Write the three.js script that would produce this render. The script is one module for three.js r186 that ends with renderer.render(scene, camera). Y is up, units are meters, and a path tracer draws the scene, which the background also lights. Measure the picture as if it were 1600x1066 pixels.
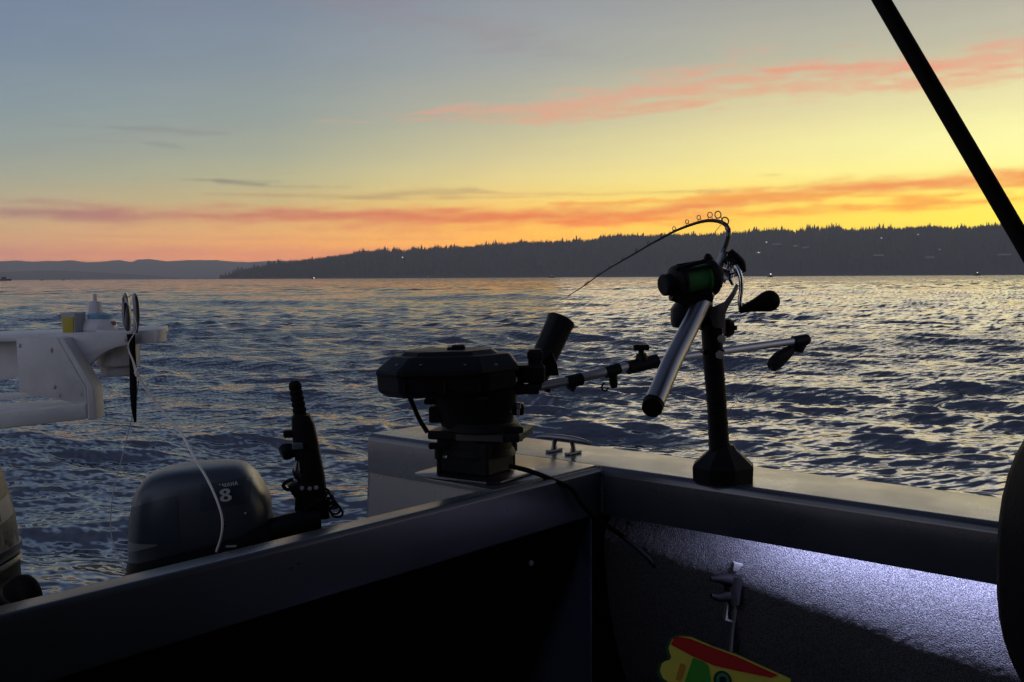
import * as THREE from 'three';
import { mergeGeometries, mergeVertices, toCreasedNormals } from 'three/addons/utils/BufferGeometryUtils.js';
import { FontLoader } from 'three/addons/loaders/FontLoader.js';
import { TextGeometry } from 'three/addons/geometries/TextGeometry.js';
import { RoundedBoxGeometry } from 'three/addons/geometries/RoundedBoxGeometry.js';

// ------------------------------------------------------------------ small maths
const D2R = Math.PI / 180;
const clamp = (x, a = 0, b = 1) => Math.min(b, Math.max(a, x));
const lerp = (a, b, t) => a + (b - a) * t;
const sstep = (a, b, x) => { const t = clamp((x - a) / (b - a)); return t * t * (3 - 2 * t); };
function rng(seed) { let s = seed >>> 0; return () => { s = (s + 0x6d2b79f5) | 0; let t = Math.imul(s ^ (s >>> 15), 1 | s); t = (t + Math.imul(t ^ (t >>> 7), 61 | t)) ^ t; return ((t ^ (t >>> 14)) >>> 0) / 4294967296; }; }
const hash2 = (x, y) => { let h = Math.imul(x | 0, 374761393) + Math.imul(y | 0, 668265263) | 0; h = Math.imul(h ^ (h >>> 13), 1274126177); return ((h ^ (h >>> 16)) >>> 0) / 4294967296; };
function vnoise(x, y) { const ix = Math.floor(x), iy = Math.floor(y); let fx = x - ix, fy = y - iy; fx = fx * fx * (3 - 2 * fx); fy = fy * fy * (3 - 2 * fy); return lerp(lerp(hash2(ix, iy), hash2(ix + 1, iy), fx), lerp(hash2(ix, iy + 1), hash2(ix + 1, iy + 1), fx), fy); }
function fbm(x, y, o = 4) { let s = 0, a = 0.5, n = 0; for (let i = 0; i < o; i++) { s += a * vnoise(x, y); n += a; x = x * 2.03 + 17.1; y = y * 2.03 + 5.7; a *= 0.5; } return s / n; }
const curve = (pts, x) => { if (x <= pts[0][0]) return pts[0][1]; for (let i = 1; i < pts.length; i++) if (x <= pts[i][0]) return lerp(pts[i - 1][1], pts[i][1], (x - pts[i - 1][0]) / (pts[i][0] - pts[i - 1][0])); return pts[pts.length - 1][1]; };
const lin = (v) => { v /= 255; return v <= 0.04045 ? v / 12.92 : Math.pow((v + 0.055) / 1.055, 2.4); };

// ------------------------------------------------------------------ camera
const scene = new THREE.Scene();
const EYE = 1.25, PITCH = -3.57 * D2R, ROLL = -0.30 * D2R;
const camera = new THREE.PerspectiveCamera(36.86, 1024 / 682, 0.05, 60000);
camera.position.set(0, EYE, 0);
camera.rotation.order = 'YXZ';
camera.rotation.set(PITCH, 0, ROLL);
camera.updateMatrixWorld(true);
scene.add(camera);

// ------------------------------------------------------------------ sky: dusk air and streaks of cloud, by azimuth (0 = -z, + = towards +x) and elevation in degrees
const skyE = [0, 1.3, 2, 3, 4.3, 5.5, 7, 9, 12, 15, 22, 35, 90];
const skyA = [-75, -26, -13, 0, 13, 26, 75];
const skyC = [ // sRGB of the clear air
  [[120, 104, 108], [128, 112, 112], [132, 116, 112], [130, 118, 114], [124, 120, 118], [118, 120, 124], [114, 120, 132], [108, 120, 140], [102, 118, 144], [98, 116, 146], [83, 101, 131], [56, 64, 88], [40, 46, 66]],
  [[178, 128, 112], [190, 138, 114], [196, 152, 118], [194, 162, 124], [174, 164, 136], [158, 161, 143], [144, 156, 151], [132, 150, 158], [119, 138, 160], [112, 131, 160], [94, 112, 142], [56, 64, 88], [40, 46, 66]],
  [[210, 136, 104], [218, 146, 102], [224, 160, 102], [220, 170, 110], [196, 176, 126], [180, 175, 136], [162, 167, 146], [146, 158, 154], [131, 146, 159], [122, 137, 158], [99, 115, 141], [56, 64, 88], [40, 46, 66]],
  [[250, 158, 80], [252, 166, 76], [253, 176, 78], [252, 190, 86], [243, 204, 110], [229, 207, 128], [208, 196, 141], [183, 180, 152], [159, 164, 162], [147, 153, 161], [113, 126, 144], [56, 64, 88], [40, 46, 66]],
  [[252, 188, 70], [253, 196, 72], [254, 204, 74], [254, 212, 78], [252, 222, 98], [251, 232, 122], [241, 226, 140], [220, 207, 150], [181, 179, 157], [162, 162, 158], [122, 130, 144], [56, 64, 88], [40, 46, 66]],
  [[255, 214, 66], [255, 220, 68], [255, 226, 70], [255, 232, 78], [255, 238, 98], [255, 246, 132], [253, 247, 150], [236, 226, 156], [193, 188, 160], [168, 166, 158], [126, 132, 144], [56, 64, 88], [40, 46, 66]],
  [[214, 150, 88], [216, 156, 88], [216, 160, 90], [212, 164, 98], [204, 166, 108], [196, 168, 120], [184, 166, 132], [168, 160, 142], [148, 150, 150], [136, 142, 154], [106, 117, 139], [56, 64, 88], [40, 46, 66]],
].map((col) => col.map((c) => c.map(lin)));
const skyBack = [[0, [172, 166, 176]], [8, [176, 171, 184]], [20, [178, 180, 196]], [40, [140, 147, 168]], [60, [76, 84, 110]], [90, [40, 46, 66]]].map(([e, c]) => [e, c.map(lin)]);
const wide = (x, f) => clamp(1 - Math.abs(x) / f);
// streaks: [[azimuth, elevation, half thickness]...], strength along it, colours [left, right] and how ragged it is
const streaks = [
  { p: [[-30, 3.36, .4], [-19, 3.36, .42], [-12, 3.36, .42], [-7, 3.3, .5], [0, 3.3, .55], [6, 3.42, .42], [12, 4.0, .42], [18, 4.6, .46], [24, 4.72, .42], [32, 5.1, .4]], s: .86, l: [160, 122, 120], m: [224, 124, 86], r: [240, 150, 88], k: .5 },
  { p: [[1, 3.0, .0], [6, 3.1, .24], [12, 3.3, .4], [18, 3.5, .26], [24, 3.7, .2], [30, 3.9, .2]], s: .8, l: [236, 128, 82], m: [238, 128, 78], r: [246, 168, 76], k: .8 },
  { p: [[6, 4.1, .06], [12, 4.25, .16], [17, 4.2, .16], [22, 4.1, .1]], s: .65, l: [236, 150, 90], m: [240, 146, 84], r: [248, 180, 80], k: .9 },
  { p: [[-6, 8.95, .02], [-2, 9.1, .25], [3, 9.3, .5], [8, 10.0, .65], [12, 10.45, .8], [15, 10.5, .75], [18, 10.2, .6], [21, 9.75, .42], [24, 9.7, .35], [27, 9.85, .25]], s: .52, l: [178, 160, 150], m: [226, 162, 138], r: [234, 154, 126], k: 1.1 },
  { p: [[-7, 8.5, .02], [-3, 8.75, .16], [2, 8.95, .3], [8, 9.3, .3], [13, 9.9, .3]], s: .45, l: [186, 162, 146], m: [222, 166, 134], r: [230, 160, 126], k: .8 },
  { p: [[17, 10.8, .1], [20, 10.7, .4], [24, 10.65, .5], [27, 10.9, .6], [32, 11.3, .6]], s: .52, l: [224, 158, 130], m: [228, 156, 130], r: [236, 152, 126], k: .9 },
  { p: [[-13, 4.45, .02], [-11, 4.5, .09], [-8, 4.45, .12], [-4, 4.7, .2], [-2, 4.8, .14], [0, 4.6, .04]], s: .55, l: [168, 146, 116], m: [176, 148, 112], r: [184, 150, 110], k: .6 },
  { p: [[-12.6, 4.52, .02], [-10, 4.4, .06], [-6, 4.34, .07], [-2, 4.42, .06], [3, 4.5, .05], [8, 4.62, .05]], s: .5, l: [170, 142, 116], m: [186, 146, 108], r: [206, 160, 104], k: .5 },
  { p: [[-21.5, 7.8, .02], [-19.5, 7.76, .13], [-17, 7.74, .16], [-15.6, 7.68, .06], [-15, 7.66, .01]], s: .55, l: [132, 136, 140], m: [132, 130, 132], r: [138, 132, 130], k: .6 },
  { p: [[-19.6, 7.05, .02], [-19, 7.0, .12], [-18, 6.9, .1], [-17.3, 6.85, .02]], s: .35, l: [130, 136, 136], m: [132, 134, 134], r: [138, 136, 132], k: .9 },
  { p: [[-17.3, 5.28, .01], [-16.9, 5.26, .05], [-16.6, 5.24, .01]], s: .6, l: [130, 126, 116], m: [130, 126, 116], r: [130, 126, 116], k: .4 },
  { p: [[-16.2, 5.24, .01], [-15.8, 5.2, .1], [-15.1, 5.14, .06], [-14.4, 5.06, .08], [-13.4, 5.0, .08], [-12.8, 4.96, .01]], s: .6, l: [132, 126, 116], m: [134, 126, 116], r: [140, 130, 116], k: .8 },
  { p: [[13, 5.44, .01], [14, 5.42, .05], [15, 5.36, .02]], s: .5, l: [206, 170, 104], m: [206, 170, 104], r: [206, 170, 104], k: .4 },
  { p: [[-30, 1.25, .45], [-20, 1.25, .4], [-12, 1.3, .35], [-6, 1.4, .2]], s: .5, l: [176, 126, 120], m: [200, 130, 106], r: [226, 140, 94], k: .5 },
  { p: [[-24, 2.28, .03], [-18, 2.2, .05], [-12, 2.15, .07], [-7, 2.15, .03]], s: .4, l: [176, 134, 118], m: [196, 140, 106], r: [214, 140, 96], k: .5 },
  { p: [[-12, 15.2, .9], [-8, 14.6, .9], [-4, 13.8, .8], [0, 12.9, .7], [3, 12.2, .5]], s: .34, l: [134, 136, 150], m: [150, 140, 146], r: [172, 152, 146], k: 1.1 },
  { p: [[-20, 13.6, .2], [-14, 13.9, .4], [-7, 14.4, .5]], s: .2, l: [128, 134, 150], m: [132, 136, 150], r: [136, 136, 148], k: 1.1 },
].map((s) => ({ ...s, l: s.l.map(lin), m: s.m.map(lin), r: s.r.map(lin), pe: s.p.map((q) => [q[0], q[1]]), pt: s.p.map((q) => [q[0], q[2]]) }));
// the haze that is built below dims the lowest sky and adds its own light: what stands behind it is that much brighter
const FOG = 1.2e-4, FOG_TOP = 290, FOG_L = [0.11, 0.11, 0.12];
function makeSky() {
  const W = 4096, H = 2048, data = new Float32Array(W * H * 4);
  const c = [0, 0, 0];
  for (let row = 0; row < H; row++) {
    const e = ((row + 0.5) / H - 0.5) * 180, E = Math.max(0, e);
    let i = 1; while (i < skyE.length - 1 && skyE[i] < E) i++;
    let t = clamp((E - skyE[i - 1]) / (skyE[i] - skyE[i - 1])); t = t * t * (3 - 2 * t) * .4 + t * .6;
    let b = 1; while (b < skyBack.length - 1 && skyBack[b][0] < E) b++;
    const tb = clamp((E - skyBack[b - 1][0]) / (skyBack[b][0] - skyBack[b - 1][0]));
    for (let col = 0; col < W; col++) {
      const th = ((col + 0.5) / W - 0.5) * 2 * Math.PI;             // x = cos, z = sin
      let az = th / D2R + 90; if (az > 180) az -= 360;
      const o = (row * W + col) * 4;
      const A = clamp(az, -75, 75);
      let k = 1; while (k < skyA.length - 1 && skyA[k] < A) k++;
      let ta = clamp((A - skyA[k - 1]) / (skyA[k] - skyA[k - 1]));
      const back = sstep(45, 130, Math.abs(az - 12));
      for (let n = 0; n < 3; n++) {
        const lo = lerp(skyC[k - 1][i - 1][n], skyC[k - 1][i][n], t), hi = lerp(skyC[k][i - 1][n], skyC[k][i][n], t);
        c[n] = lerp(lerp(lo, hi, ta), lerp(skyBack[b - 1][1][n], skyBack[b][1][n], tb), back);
      }
      if (e > 0 && e < 17 && Math.abs(az) < 60) {
        const n1 = fbm(az * .32 + 3, e * 2.6 - az * .10 + 9, 5) - .5, n2 = fbm(az * .9 + 31, e * 6 - az * .1 + 2, 4) - .5, wob = (fbm(az * .14 + 70, e * .5, 3) - .5) * .4;
        const air = 1 + n1 * .05, lum = c[0] * .3 + c[1] * .6 + c[2] * .1;
        for (let n = 0; n < 3; n++) c[n] = lerp(c[n], lum, e < 4 ? .05 : .05 + .12 * clamp((e - 4) / 2));
        for (let n = 0; n < 3; n++) c[n] *= air;
        for (const s of streaks) {
          if (az < s.pe[0][0] - 4 || az > s.pe[s.pe.length - 1][0] + 4) continue;
          const th0 = curve(s.pt, az), ce = curve(s.pe, az) + wob * s.k * Math.min(1, th0 * 2);
          const fade = sstep(s.pe[0][0] - 4, s.pe[0][0] + 2, az) * (1 - sstep(s.pe[s.pe.length - 1][0] - 2, s.pe[s.pe.length - 1][0] + 4, az));
          const small = th0 < .2 ? 1 : fade;
          const d = (e - ce) / (th0 + 1e-3);
          if (Math.abs(d) > 3.2) continue;
          const x = 1 - Math.abs(d) * .62 + (n1 * 2.4 + n2 * 1.5) * s.k;
          const a = sstep(-.2, 1.3, x) * s.s * 1.12 * small * (th0 > .004 ? 1 : th0 / .004);
          const f = clamp((az + 26) / 52), cl = f < .5 ? [s.l, s.m, f * 2] : [s.m, s.r, f * 2 - 1];
          for (let n = 0; n < 3; n++) c[n] = lerp(c[n], lerp(cl[0][n], cl[1][n], cl[2]), a);
        }
      }
      if (e > 0 && e < 40) {
        const T = Math.exp(-FOG * Math.min(16000, FOG_TOP / Math.sin(e * D2R)));
        for (let n = 0; n < 3; n++) c[n] = Math.max(c[n] * .8, (c[n] - FOG_L[n] * (1 - T)) / T);
      }
      data[o] = e > 0 ? c[0] : .02; data[o + 1] = e > 0 ? c[1] : .025; data[o + 2] = e > 0 ? c[2] : .035; data[o + 3] = 1;
    }
  }
  const t = new THREE.DataTexture(data, W, H, THREE.RGBAFormat, THREE.FloatType);
  t.mapping = THREE.EquirectangularReflectionMapping; t.magFilter = THREE.LinearFilter; t.needsUpdate = true;
  return t;
}
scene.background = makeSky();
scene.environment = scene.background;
scene.fog = new THREE.FogExp2(new THREE.Color().setRGB(0.95, 0.97, 1), FOG);

// the afterglow where the sun has just gone down behind the hill, broad and very weak
const sun = new THREE.DirectionalLight(new THREE.Color().setRGB(1, .90, .74), 0.21);
sun.position.set(Math.sin(19 * D2R) * 60, Math.tan(5 * D2R) * 60, -Math.cos(19 * D2R) * 60);
sun.castShadow = true; sun.shadow.radius = 62;
Object.assign(sun.shadow.camera, { left: -8, right: 8, top: 8, bottom: -8, near: 1, far: 200 });
scene.add(sun, sun.target);

const renderer = new THREE.WebGLRenderer({ antialias: true });
renderer.toneMapping = THREE.LinearToneMapping;
renderer.toneMappingExposure = 1;
renderer.shadowMap.enabled = true;

// ------------------------------------------------------------------ helpers
const taken = new Map();
function numbered(name) { const n = taken.get(name) ?? 0; taken.set(name, n + 1); return n ? name + '_' + String(n).padStart(3, '0') : name; }
function shadow(o) { o.castShadow = o.receiveShadow = true; return o; }
function tag(o, label, category, group) { o.userData.label = label; o.userData.category = category; if (group) o.userData.group = group; return o; }
function struct(name, geo, mat, kind = 'structure') { const m = shadow(new THREE.Mesh(geo, mat)); m.name = numbered(name); m.userData.kind = kind; scene.add(m); return m; }
function thing(name, label, category, pos = [0, 0, 0], turn = 0, group) { const g = new THREE.Group(); g.name = numbered(name); g.position.set(...pos); g.rotation.y = turn; scene.add(g); return tag(g, label, category, group); }
function part(name, geo, mat, parent, label) { const g = Array.isArray(geo) ? join(geo) : geo; const m = shadow(new THREE.Mesh(g, mat)); m.name = name; if (label) m.userData.label = label; parent.add(m); return m; }
function join(list) { return list.length === 1 ? list[0] : mergeGeometries(list.map((g) => { const q = g.index ? g.toNonIndexed() : g; for (const k of Object.keys(q.attributes)) if (!['position', 'normal', 'uv'].includes(k)) q.deleteAttribute(k); return q; })); }
const HORIZON = (px) => 437.4 - .00525 * px;
// the place at a depth before the lens that the photograph shows at a pixel of its 1600 x 1066 frame: how the things below were measured
function spot(px, py, d) { const r = V((px - 800) / 1600, (533 - py) / 1600, -1).applyQuaternion(camera.quaternion); return r.multiplyScalar(-d / r.z).add(V(0, EYE, 0)); }
const V = (x, y, z) => new THREE.Vector3(x, y, z);

// a round bar through points; radius is one number or one per point; ends closed
function sweep(pts, rad, sides = 10, steps = 0, cap = true) {
  let P = pts.map((p) => (p.isVector3 ? p : V(...p))), R = Array.isArray(rad) ? rad : P.map(() => rad);
  if (steps) { const c = new THREE.CatmullRomCurve3(P, false, 'centripetal'), q = [], rr = []; for (let i = 0; i <= steps; i++) { const t = i / steps; q.push(c.getPoint(t)); const f = t * (P.length - 1), k = Math.min(P.length - 2, Math.floor(f)); rr.push(lerp(R[k], R[k + 1], f - k)); } P = q; R = rr; }
  const pos = [], idx = [], uv = []; let n = null, len = 0;
  const tan = P.map((_, i) => P[Math.min(i + 1, P.length - 1)].clone().sub(P[Math.max(i - 1, 0)]).normalize());
  P.forEach((p, i) => {
    const t = tan[i];
    if (!n) n = (Math.abs(t.y) < .9 ? V(0, 1, 0) : V(1, 0, 0)).cross(t).normalize(); else n.sub(t.clone().multiplyScalar(n.dot(t))).normalize();
    const b = t.clone().cross(n); if (i) len += p.distanceTo(P[i - 1]);
    for (let k = 0; k <= sides; k++) { const a = k / sides * 2 * Math.PI, c = Math.cos(a) * R[i], s = Math.sin(a) * R[i]; pos.push(p.x + n.x * c + b.x * s, p.y + n.y * c + b.y * s, p.z + n.z * c + b.z * s); uv.push(k / sides * 2 * Math.PI * R[i], len); }
  });
  const m = sides + 1;
  for (let i = 0; i < P.length - 1; i++) for (let k = 0; k < sides; k++) { const a = i * m + k, b = a + m; idx.push(a, b, a + 1, b, b + 1, a + 1); }
  const g = new THREE.BufferGeometry(); g.setAttribute('position', new THREE.Float32BufferAttribute(pos, 3)); g.setAttribute('uv', new THREE.Float32BufferAttribute(uv, 2)); g.setIndex(idx); g.computeVertexNormals();
  // the seam column shares its normals
  const N = g.attributes.normal; for (let i = 0; i < P.length; i++) { const a = i * m, b = a + sides, x = N.getX(a) + N.getX(b), y = N.getY(a) + N.getY(b), z = N.getZ(a) + N.getZ(b), l = Math.hypot(x, y, z) || 1; N.setXYZ(a, x / l, y / l, z / l); N.setXYZ(b, x / l, y / l, z / l); }
  if (!cap) return g;
  const caps = [];
  for (const [i, sgn] of [[0, -1], [P.length - 1, 1]]) {
    const cp = [], cn = [], cu = [], ci = []; const t = tan[i].clone().multiplyScalar(sgn);
    cp.push(P[i].x, P[i].y, P[i].z); cn.push(t.x, t.y, t.z); cu.push(0, 0);
    for (let k = 0; k < m; k++) { const o = (i * m + k) * 3; cp.push(pos[o], pos[o + 1], pos[o + 2]); cn.push(t.x, t.y, t.z); cu.push(0, 0); }
    for (let k = 1; k < m; k++) sgn > 0 ? ci.push(0, k, k + 1) : ci.push(0, k + 1, k);
    const c = new THREE.BufferGeometry(); c.setAttribute('position', new THREE.Float32BufferAttribute(cp, 3)); c.setAttribute('normal', new THREE.Float32BufferAttribute(cn, 3)); c.setAttribute('uv', new THREE.Float32BufferAttribute(cu, 2)); c.setIndex(ci); caps.push(c);
  }
  return join([g, ...caps]);
}
// a skin over closed rings of points (all with the same count), ends closed by fans
function loft(rings, crease = .7, ends = [true, true]) {
  const m = rings[0].length, pos = [], idx = [], uv = [];
  rings.forEach((r, i) => r.forEach((p, k) => { pos.push(p.x, p.y, p.z); uv.push(k / m, i / (rings.length - 1)); }));
  for (let i = 0; i < rings.length - 1; i++) for (let k = 0; k < m; k++) { const a = i * m + k, b = i * m + (k + 1) % m; idx.push(a, b, a + m, b, b + m, a + m); }
  rings.forEach((r, i) => { if ((i === 0 && ends[0]) || (i === rings.length - 1 && ends[1])) { const c = r.reduce((s, p) => s.add(p), V(0, 0, 0)).divideScalar(m), o = pos.length / 3; pos.push(c.x, c.y, c.z); uv.push(0, 0); for (let k = 0; k < m; k++) { const a = i * m + k, b = i * m + (k + 1) % m; i === 0 ? idx.push(o, b, a) : idx.push(o, a, b); } } });
  const g = new THREE.BufferGeometry(); g.setAttribute('position', new THREE.Float32BufferAttribute(pos, 3)); g.setAttribute('uv', new THREE.Float32BufferAttribute(uv, 2)); g.setIndex(idx);
  return toCreasedNormals(g, crease);
}
// superellipse ring in the plane y = const
function ring(y, x0, x1, z0, z1, e = 4, n = 40, tilt = 0) { const out = [], cx = (x0 + x1) / 2, cz = (z0 + z1) / 2; for (let k = 0; k < n; k++) { const a = -k / n * 2 * Math.PI, c = Math.cos(a), s = Math.sin(a), dx = Math.sign(c) * Math.pow(Math.abs(c), 2 / e) * (x1 - x0) / 2; out.push(V(cx + dx, y + dx * tilt, cz + Math.sign(s) * Math.pow(Math.abs(s), 2 / e) * (z1 - z0) / 2)); } return out; }
const box = (w, h, d, x = 0, y = 0, z = 0, r = .003, seg = 2) => { const g = new RoundedBoxGeometry(w, h, d, seg, Math.min(r, w / 2.01, h / 2.01, d / 2.01)); g.translate(x, y, z); return g; };
const cyl = (r0, r1, h, x = 0, y = 0, z = 0, seg = 20) => { const b = Math.min(.002, h / 4, r0 / 3); const g = new THREE.LatheGeometry([[0, -h / 2], [r0 - b, -h / 2], [r0, -h / 2 + b], [r1, h / 2 - b], [r1 - b, h / 2], [0, h / 2]].map(([a, c]) => new THREE.Vector2(Math.max(a, 1e-5), c)), seg); const q = toCreasedNormals(g, .6); q.translate(x, y, z); return q; };
const lathe = (pts, seg = 28, crease = .6) => toCreasedNormals(new THREE.LatheGeometry(pts.map(([a, c]) => new THREE.Vector2(Math.max(a, 1e-5), c)), seg), crease);
// a plate cut from an outline (x, y) with thickness along z, edges bevelled, front face at z = 0
function plate(outline, thick, bevel = .0015, holes = []) {
  const s = new THREE.Shape(outline.map(([x, y]) => new THREE.Vector2(x, y)));
  for (const h of holes) s.holes.push(new THREE.Path(h.map(([x, y]) => new THREE.Vector2(x, y))));
  const g = new THREE.ExtrudeGeometry(s, { depth: Math.max(1e-4, thick - 2 * bevel), bevelEnabled: bevel > 0, bevelThickness: bevel, bevelSize: bevel, bevelOffset: -bevel, bevelSegments: 2, curveSegments: 10 });
  g.translate(0, 0, -thick + bevel); return toCreasedNormals(g, .5);
}
const aim = (g, from, to) => { const d = to.clone().sub(from), q = new THREE.Quaternion().setFromUnitVectors(V(0, 1, 0), d.clone().normalize()); g.applyQuaternion(q); g.translate((from.x + to.x) / 2, (from.y + to.y) / 2, (from.z + to.z) / 2); return g; };

// ring of a rectangle with cut corners (c at the left end, d at the right), corners eased
function cutRing(y, x0, x1, w, c, d, tilt = 0) {
  const q = [[x1, -w + d], [x1 - d, -w], [x0 + c, -w], [x0, -w + c], [x0, w - c], [x0 + c, w], [x1 - d, w], [x1, w - d]], out = [], cx = (x0 + x1) / 2;
  for (let i = 0; i < 8; i++) { const a = q[(i + 7) % 8], b = q[i], e = q[(i + 1) % 8]; for (const [u, f] of [[a, .12], [a, .04], [e, .04], [e, .12]]) { const X = lerp(b[0], u[0], f), Z = lerp(b[1], u[1], f); out.push(V(X, y + (X - cx) * tilt, Z)); } }
  return out;
}

// ------------------------------------------------------------------ the boat's own axes: x to the bow along the gunwale, z across to the other side along the transom, origin where their inner edges meet
const BO = V(.234, 0, -2.662), BTURN = -Math.atan2(.65, .76), BC = Math.cos(BTURN), BS = Math.sin(BTURN);
const RAIL = .75;                                                    // height of the rails over the water
function boatToWorld(x, y, z) { return V(BO.x + x * BC + z * BS, y, BO.z - x * BS + z * BC); }
function worldToBoat(x, z) { const dx = x - BO.x, dz = z - BO.z; return [dx * BC - dz * BS, dx * BS + dz * BC]; }

// ------------------------------------------------------------------ sea
const WIND = -68 * D2R;                                              // direction the chop runs, from +x towards -z
const waves = (() => {
  const r = rng(77), list = [];
  const N = 90;
  for (let i = 0; i < N; i++) {
    const f = (i + r() * .9) / N, L = .075 * Math.pow(3.3 / .075, f);
    const dir = WIND + (r() + r() + r() - 1.5) * (L < .3 ? 1.1 : .62), k = 2 * Math.PI / L;
    const slope = .0325 * (L > 1.8 ? .45 : L > 1 ? .7 : L < .1 ? .7 : L < .25 ? 1.0 : 1.12) * (.6 + .8 * r());
    list.push({ L, k, a: slope / k, dx: Math.cos(dir), dz: Math.sin(dir), ph: r() * 6.283 });
  }
  for (let i = 0; i < 26; i++) { const L = 3 * Math.pow(5, (i + r()) / 26), dir = WIND + (r() + r() + r() - 1.5) * .8, k = 2 * Math.PI / L; list.push({ L, k, a: .011 * (.6 + .8 * r()) / k, dx: Math.cos(dir), dz: Math.sin(dir), ph: r() * 6.283 }); }
  return list;
})();
function sea(x, z, cell, out) {
  let px = x, y = 0, pz = z;
  const gust = .35 + 1.3 * fbm(x * .06 + 40, z * .06 + 12, 3), gust2 = .4 + 1.2 * fbm(x * .3 + 4, z * .3 + 22, 2);
  for (const w of waves) {
    const fade = sstep(1.5, 3.4, w.L / cell);
    if (fade === 0) continue;
    const th = w.k * (w.dx * x + w.dz * z) + w.ph, A = w.a * fade * (w.L < 1 ? gust * gust2 : gust);
    const sn = Math.sin(th), cs = Math.cos(th);
    y += A * (cs - (w.L > .18 ? .36 : 0) * sn * cs);
    const q = -.85 * A * sn;
    px += w.dx * q; pz += w.dz * q;
  }
  out[0] = px; out[1] = y; out[2] = pz;
}
function underBoat(x, z) { const [bx, bz] = worldToBoat(x, z); const d = Math.min(bx + .02, bz + .16, 3.1 - bz); return sstep(-.05, .12, d); }
{
  const radii = []; let r = .8;
  while (r < 120) { radii.push(r); r += r * (r < 2.2 ? .03 : r < 30 ? .0058 : .0080); }
  while (r < 900) { radii.push(r); r *= 1.012; }
  while (r < 16000) { radii.push(r); r *= 1.06; }
  const angles = []; { let a = -180; while (a < 180 - 1e-6) { angles.push(a); const m = Math.abs(a); a += m < 31 ? .072 : m < 50 ? .3 : 1.2; } angles.push(180); }
  const nr = radii.length, na = angles.length, pos = new Float32Array(nr * na * 3), uv = new Float32Array(nr * na * 2), out = [0, 0, 0];
  for (let i = 0; i < nr; i++) {
    const dr = i ? radii[i] - radii[i - 1] : .03;
    for (let j = 0; j < na; j++) {
      const a = angles[j] * D2R, x = Math.sin(a) * radii[i], z = -Math.cos(a) * radii[i];
      const step = j ? (angles[j] - angles[j - 1]) * D2R * radii[i] : .1;
      if (radii[i] < 1200) sea(x, z, Math.max(dr, step * .8), out); else { out[0] = x; out[1] = 0; out[2] = z; }
      const u = radii[i] < 6 ? underBoat(x, z) : 0;
      const o = i * na + j;
      pos[o * 3] = out[0]; pos[o * 3 + 1] = lerp(out[1], -.3, u); pos[o * 3 + 2] = out[2];
      uv[o * 2] = out[0]; uv[o * 2 + 1] = -out[2];
    }
  }
  const idx = new Uint32Array((nr - 1) * (na - 1) * 6); let n = 0;
  for (let i = 0; i < nr - 1; i++) for (let j = 0; j < na - 1; j++) { const p = i * na + j, q = p + na; idx[n++] = p; idx[n++] = p + 1; idx[n++] = q; idx[n++] = p + 1; idx[n++] = q + 1; idx[n++] = q; }
  const g = new THREE.BufferGeometry();
  g.setAttribute('position', new THREE.BufferAttribute(pos, 3)); g.setAttribute('uv', new THREE.BufferAttribute(uv, 2)); g.setIndex(new THREE.BufferAttribute(idx, 1));
  g.computeVertexNormals();
  // ripples too fine for the sheet: a tiling normal map from a sum of waves that fit its tile
  function ripples(size, tile, Lmin, Lmax, count, slope, seed, spread) {
    const rr = rng(seed), gx = new Float32Array(size * size), gz = new Float32Array(size * size);
    for (let i = 0; i < count; i++) {
      const L = Lmin * Math.pow(Lmax / Lmin, rr()), dir = WIND + (rr() + rr() + rr() - 1.5) * spread;
      const nx = Math.round(Math.cos(dir) * tile / L), nz = Math.round(Math.sin(dir) * tile / L); if (!nx && !nz) continue;
      const kx = 2 * Math.PI * nx / size, kz = 2 * Math.PI * nz / size, kl = Math.hypot(nx, nz), ph = rr() * 6.283, s = slope * Math.sqrt(2 / count) * (.5 + rr());
      const sx = s * nx / kl, sz = s * nz / kl;
      const cx = new Float32Array(size), sxn = new Float32Array(size);
      for (let x = 0; x < size; x++) { cx[x] = Math.cos(kx * x + ph); sxn[x] = Math.sin(kx * x + ph); }
      for (let z = 0; z < size; z++) { const c = Math.cos(kz * z), s2 = Math.sin(kz * z); for (let x = 0; x < size; x++) { const v = cx[x] * c - sxn[x] * s2; gx[z * size + x] += sx * v; gz[z * size + x] += sz * v; } }
    }
    const d = new Uint8Array(size * size * 4);
    for (let i = 0; i < size * size; i++) { const m = 1 / Math.hypot(gx[i], gz[i], 1); d[i * 4] = (-gx[i] * m * .5 + .5) * 255; d[i * 4 + 1] = (gz[i] * m * .5 + .5) * 255; d[i * 4 + 2] = (m * .5 + .5) * 255; d[i * 4 + 3] = 255; }
    const t = new THREE.DataTexture(d, size, size); t.wrapS = t.wrapT = THREE.RepeatWrapping; t.magFilter = THREE.LinearFilter; t.repeat.set(1 / tile, 1 / tile); t.needsUpdate = true;
    return t;
  }
  const m = new THREE.MeshPhysicalMaterial({ name: 'sea_water', color: new THREE.Color().setRGB(.003, .005, .009), roughness: .11, metalness: 0, ior: 4.2, normalMap: ripples(1024, 7.3,   .04, .26, 90, .13, 5, 1.6) });
  m.normalMap.flipY = false;
  const mat = (map, rough) => { const q = m.clone(); q.normalMap = map; q.roughness = rough; map.flipY = false; return q; };
  const cut = (R) => radii.findIndex((x) => x > R) * (na - 1) * 6, c1 = cut(26), c2 = cut(95);
  g.addGroup(0, c1, 0); g.addGroup(c1, c2 - c1, 1); g.addGroup(c2, idx.length - c2, 2);
  struct('sea', g, [m, mat(ripples(1024, 14.7, .12, .9, 70, .14, 6, 1.2), .085), mat(ripples(1024, 43, .5, 4, 80, .25, 7, .9), .10)]);
}

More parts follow.
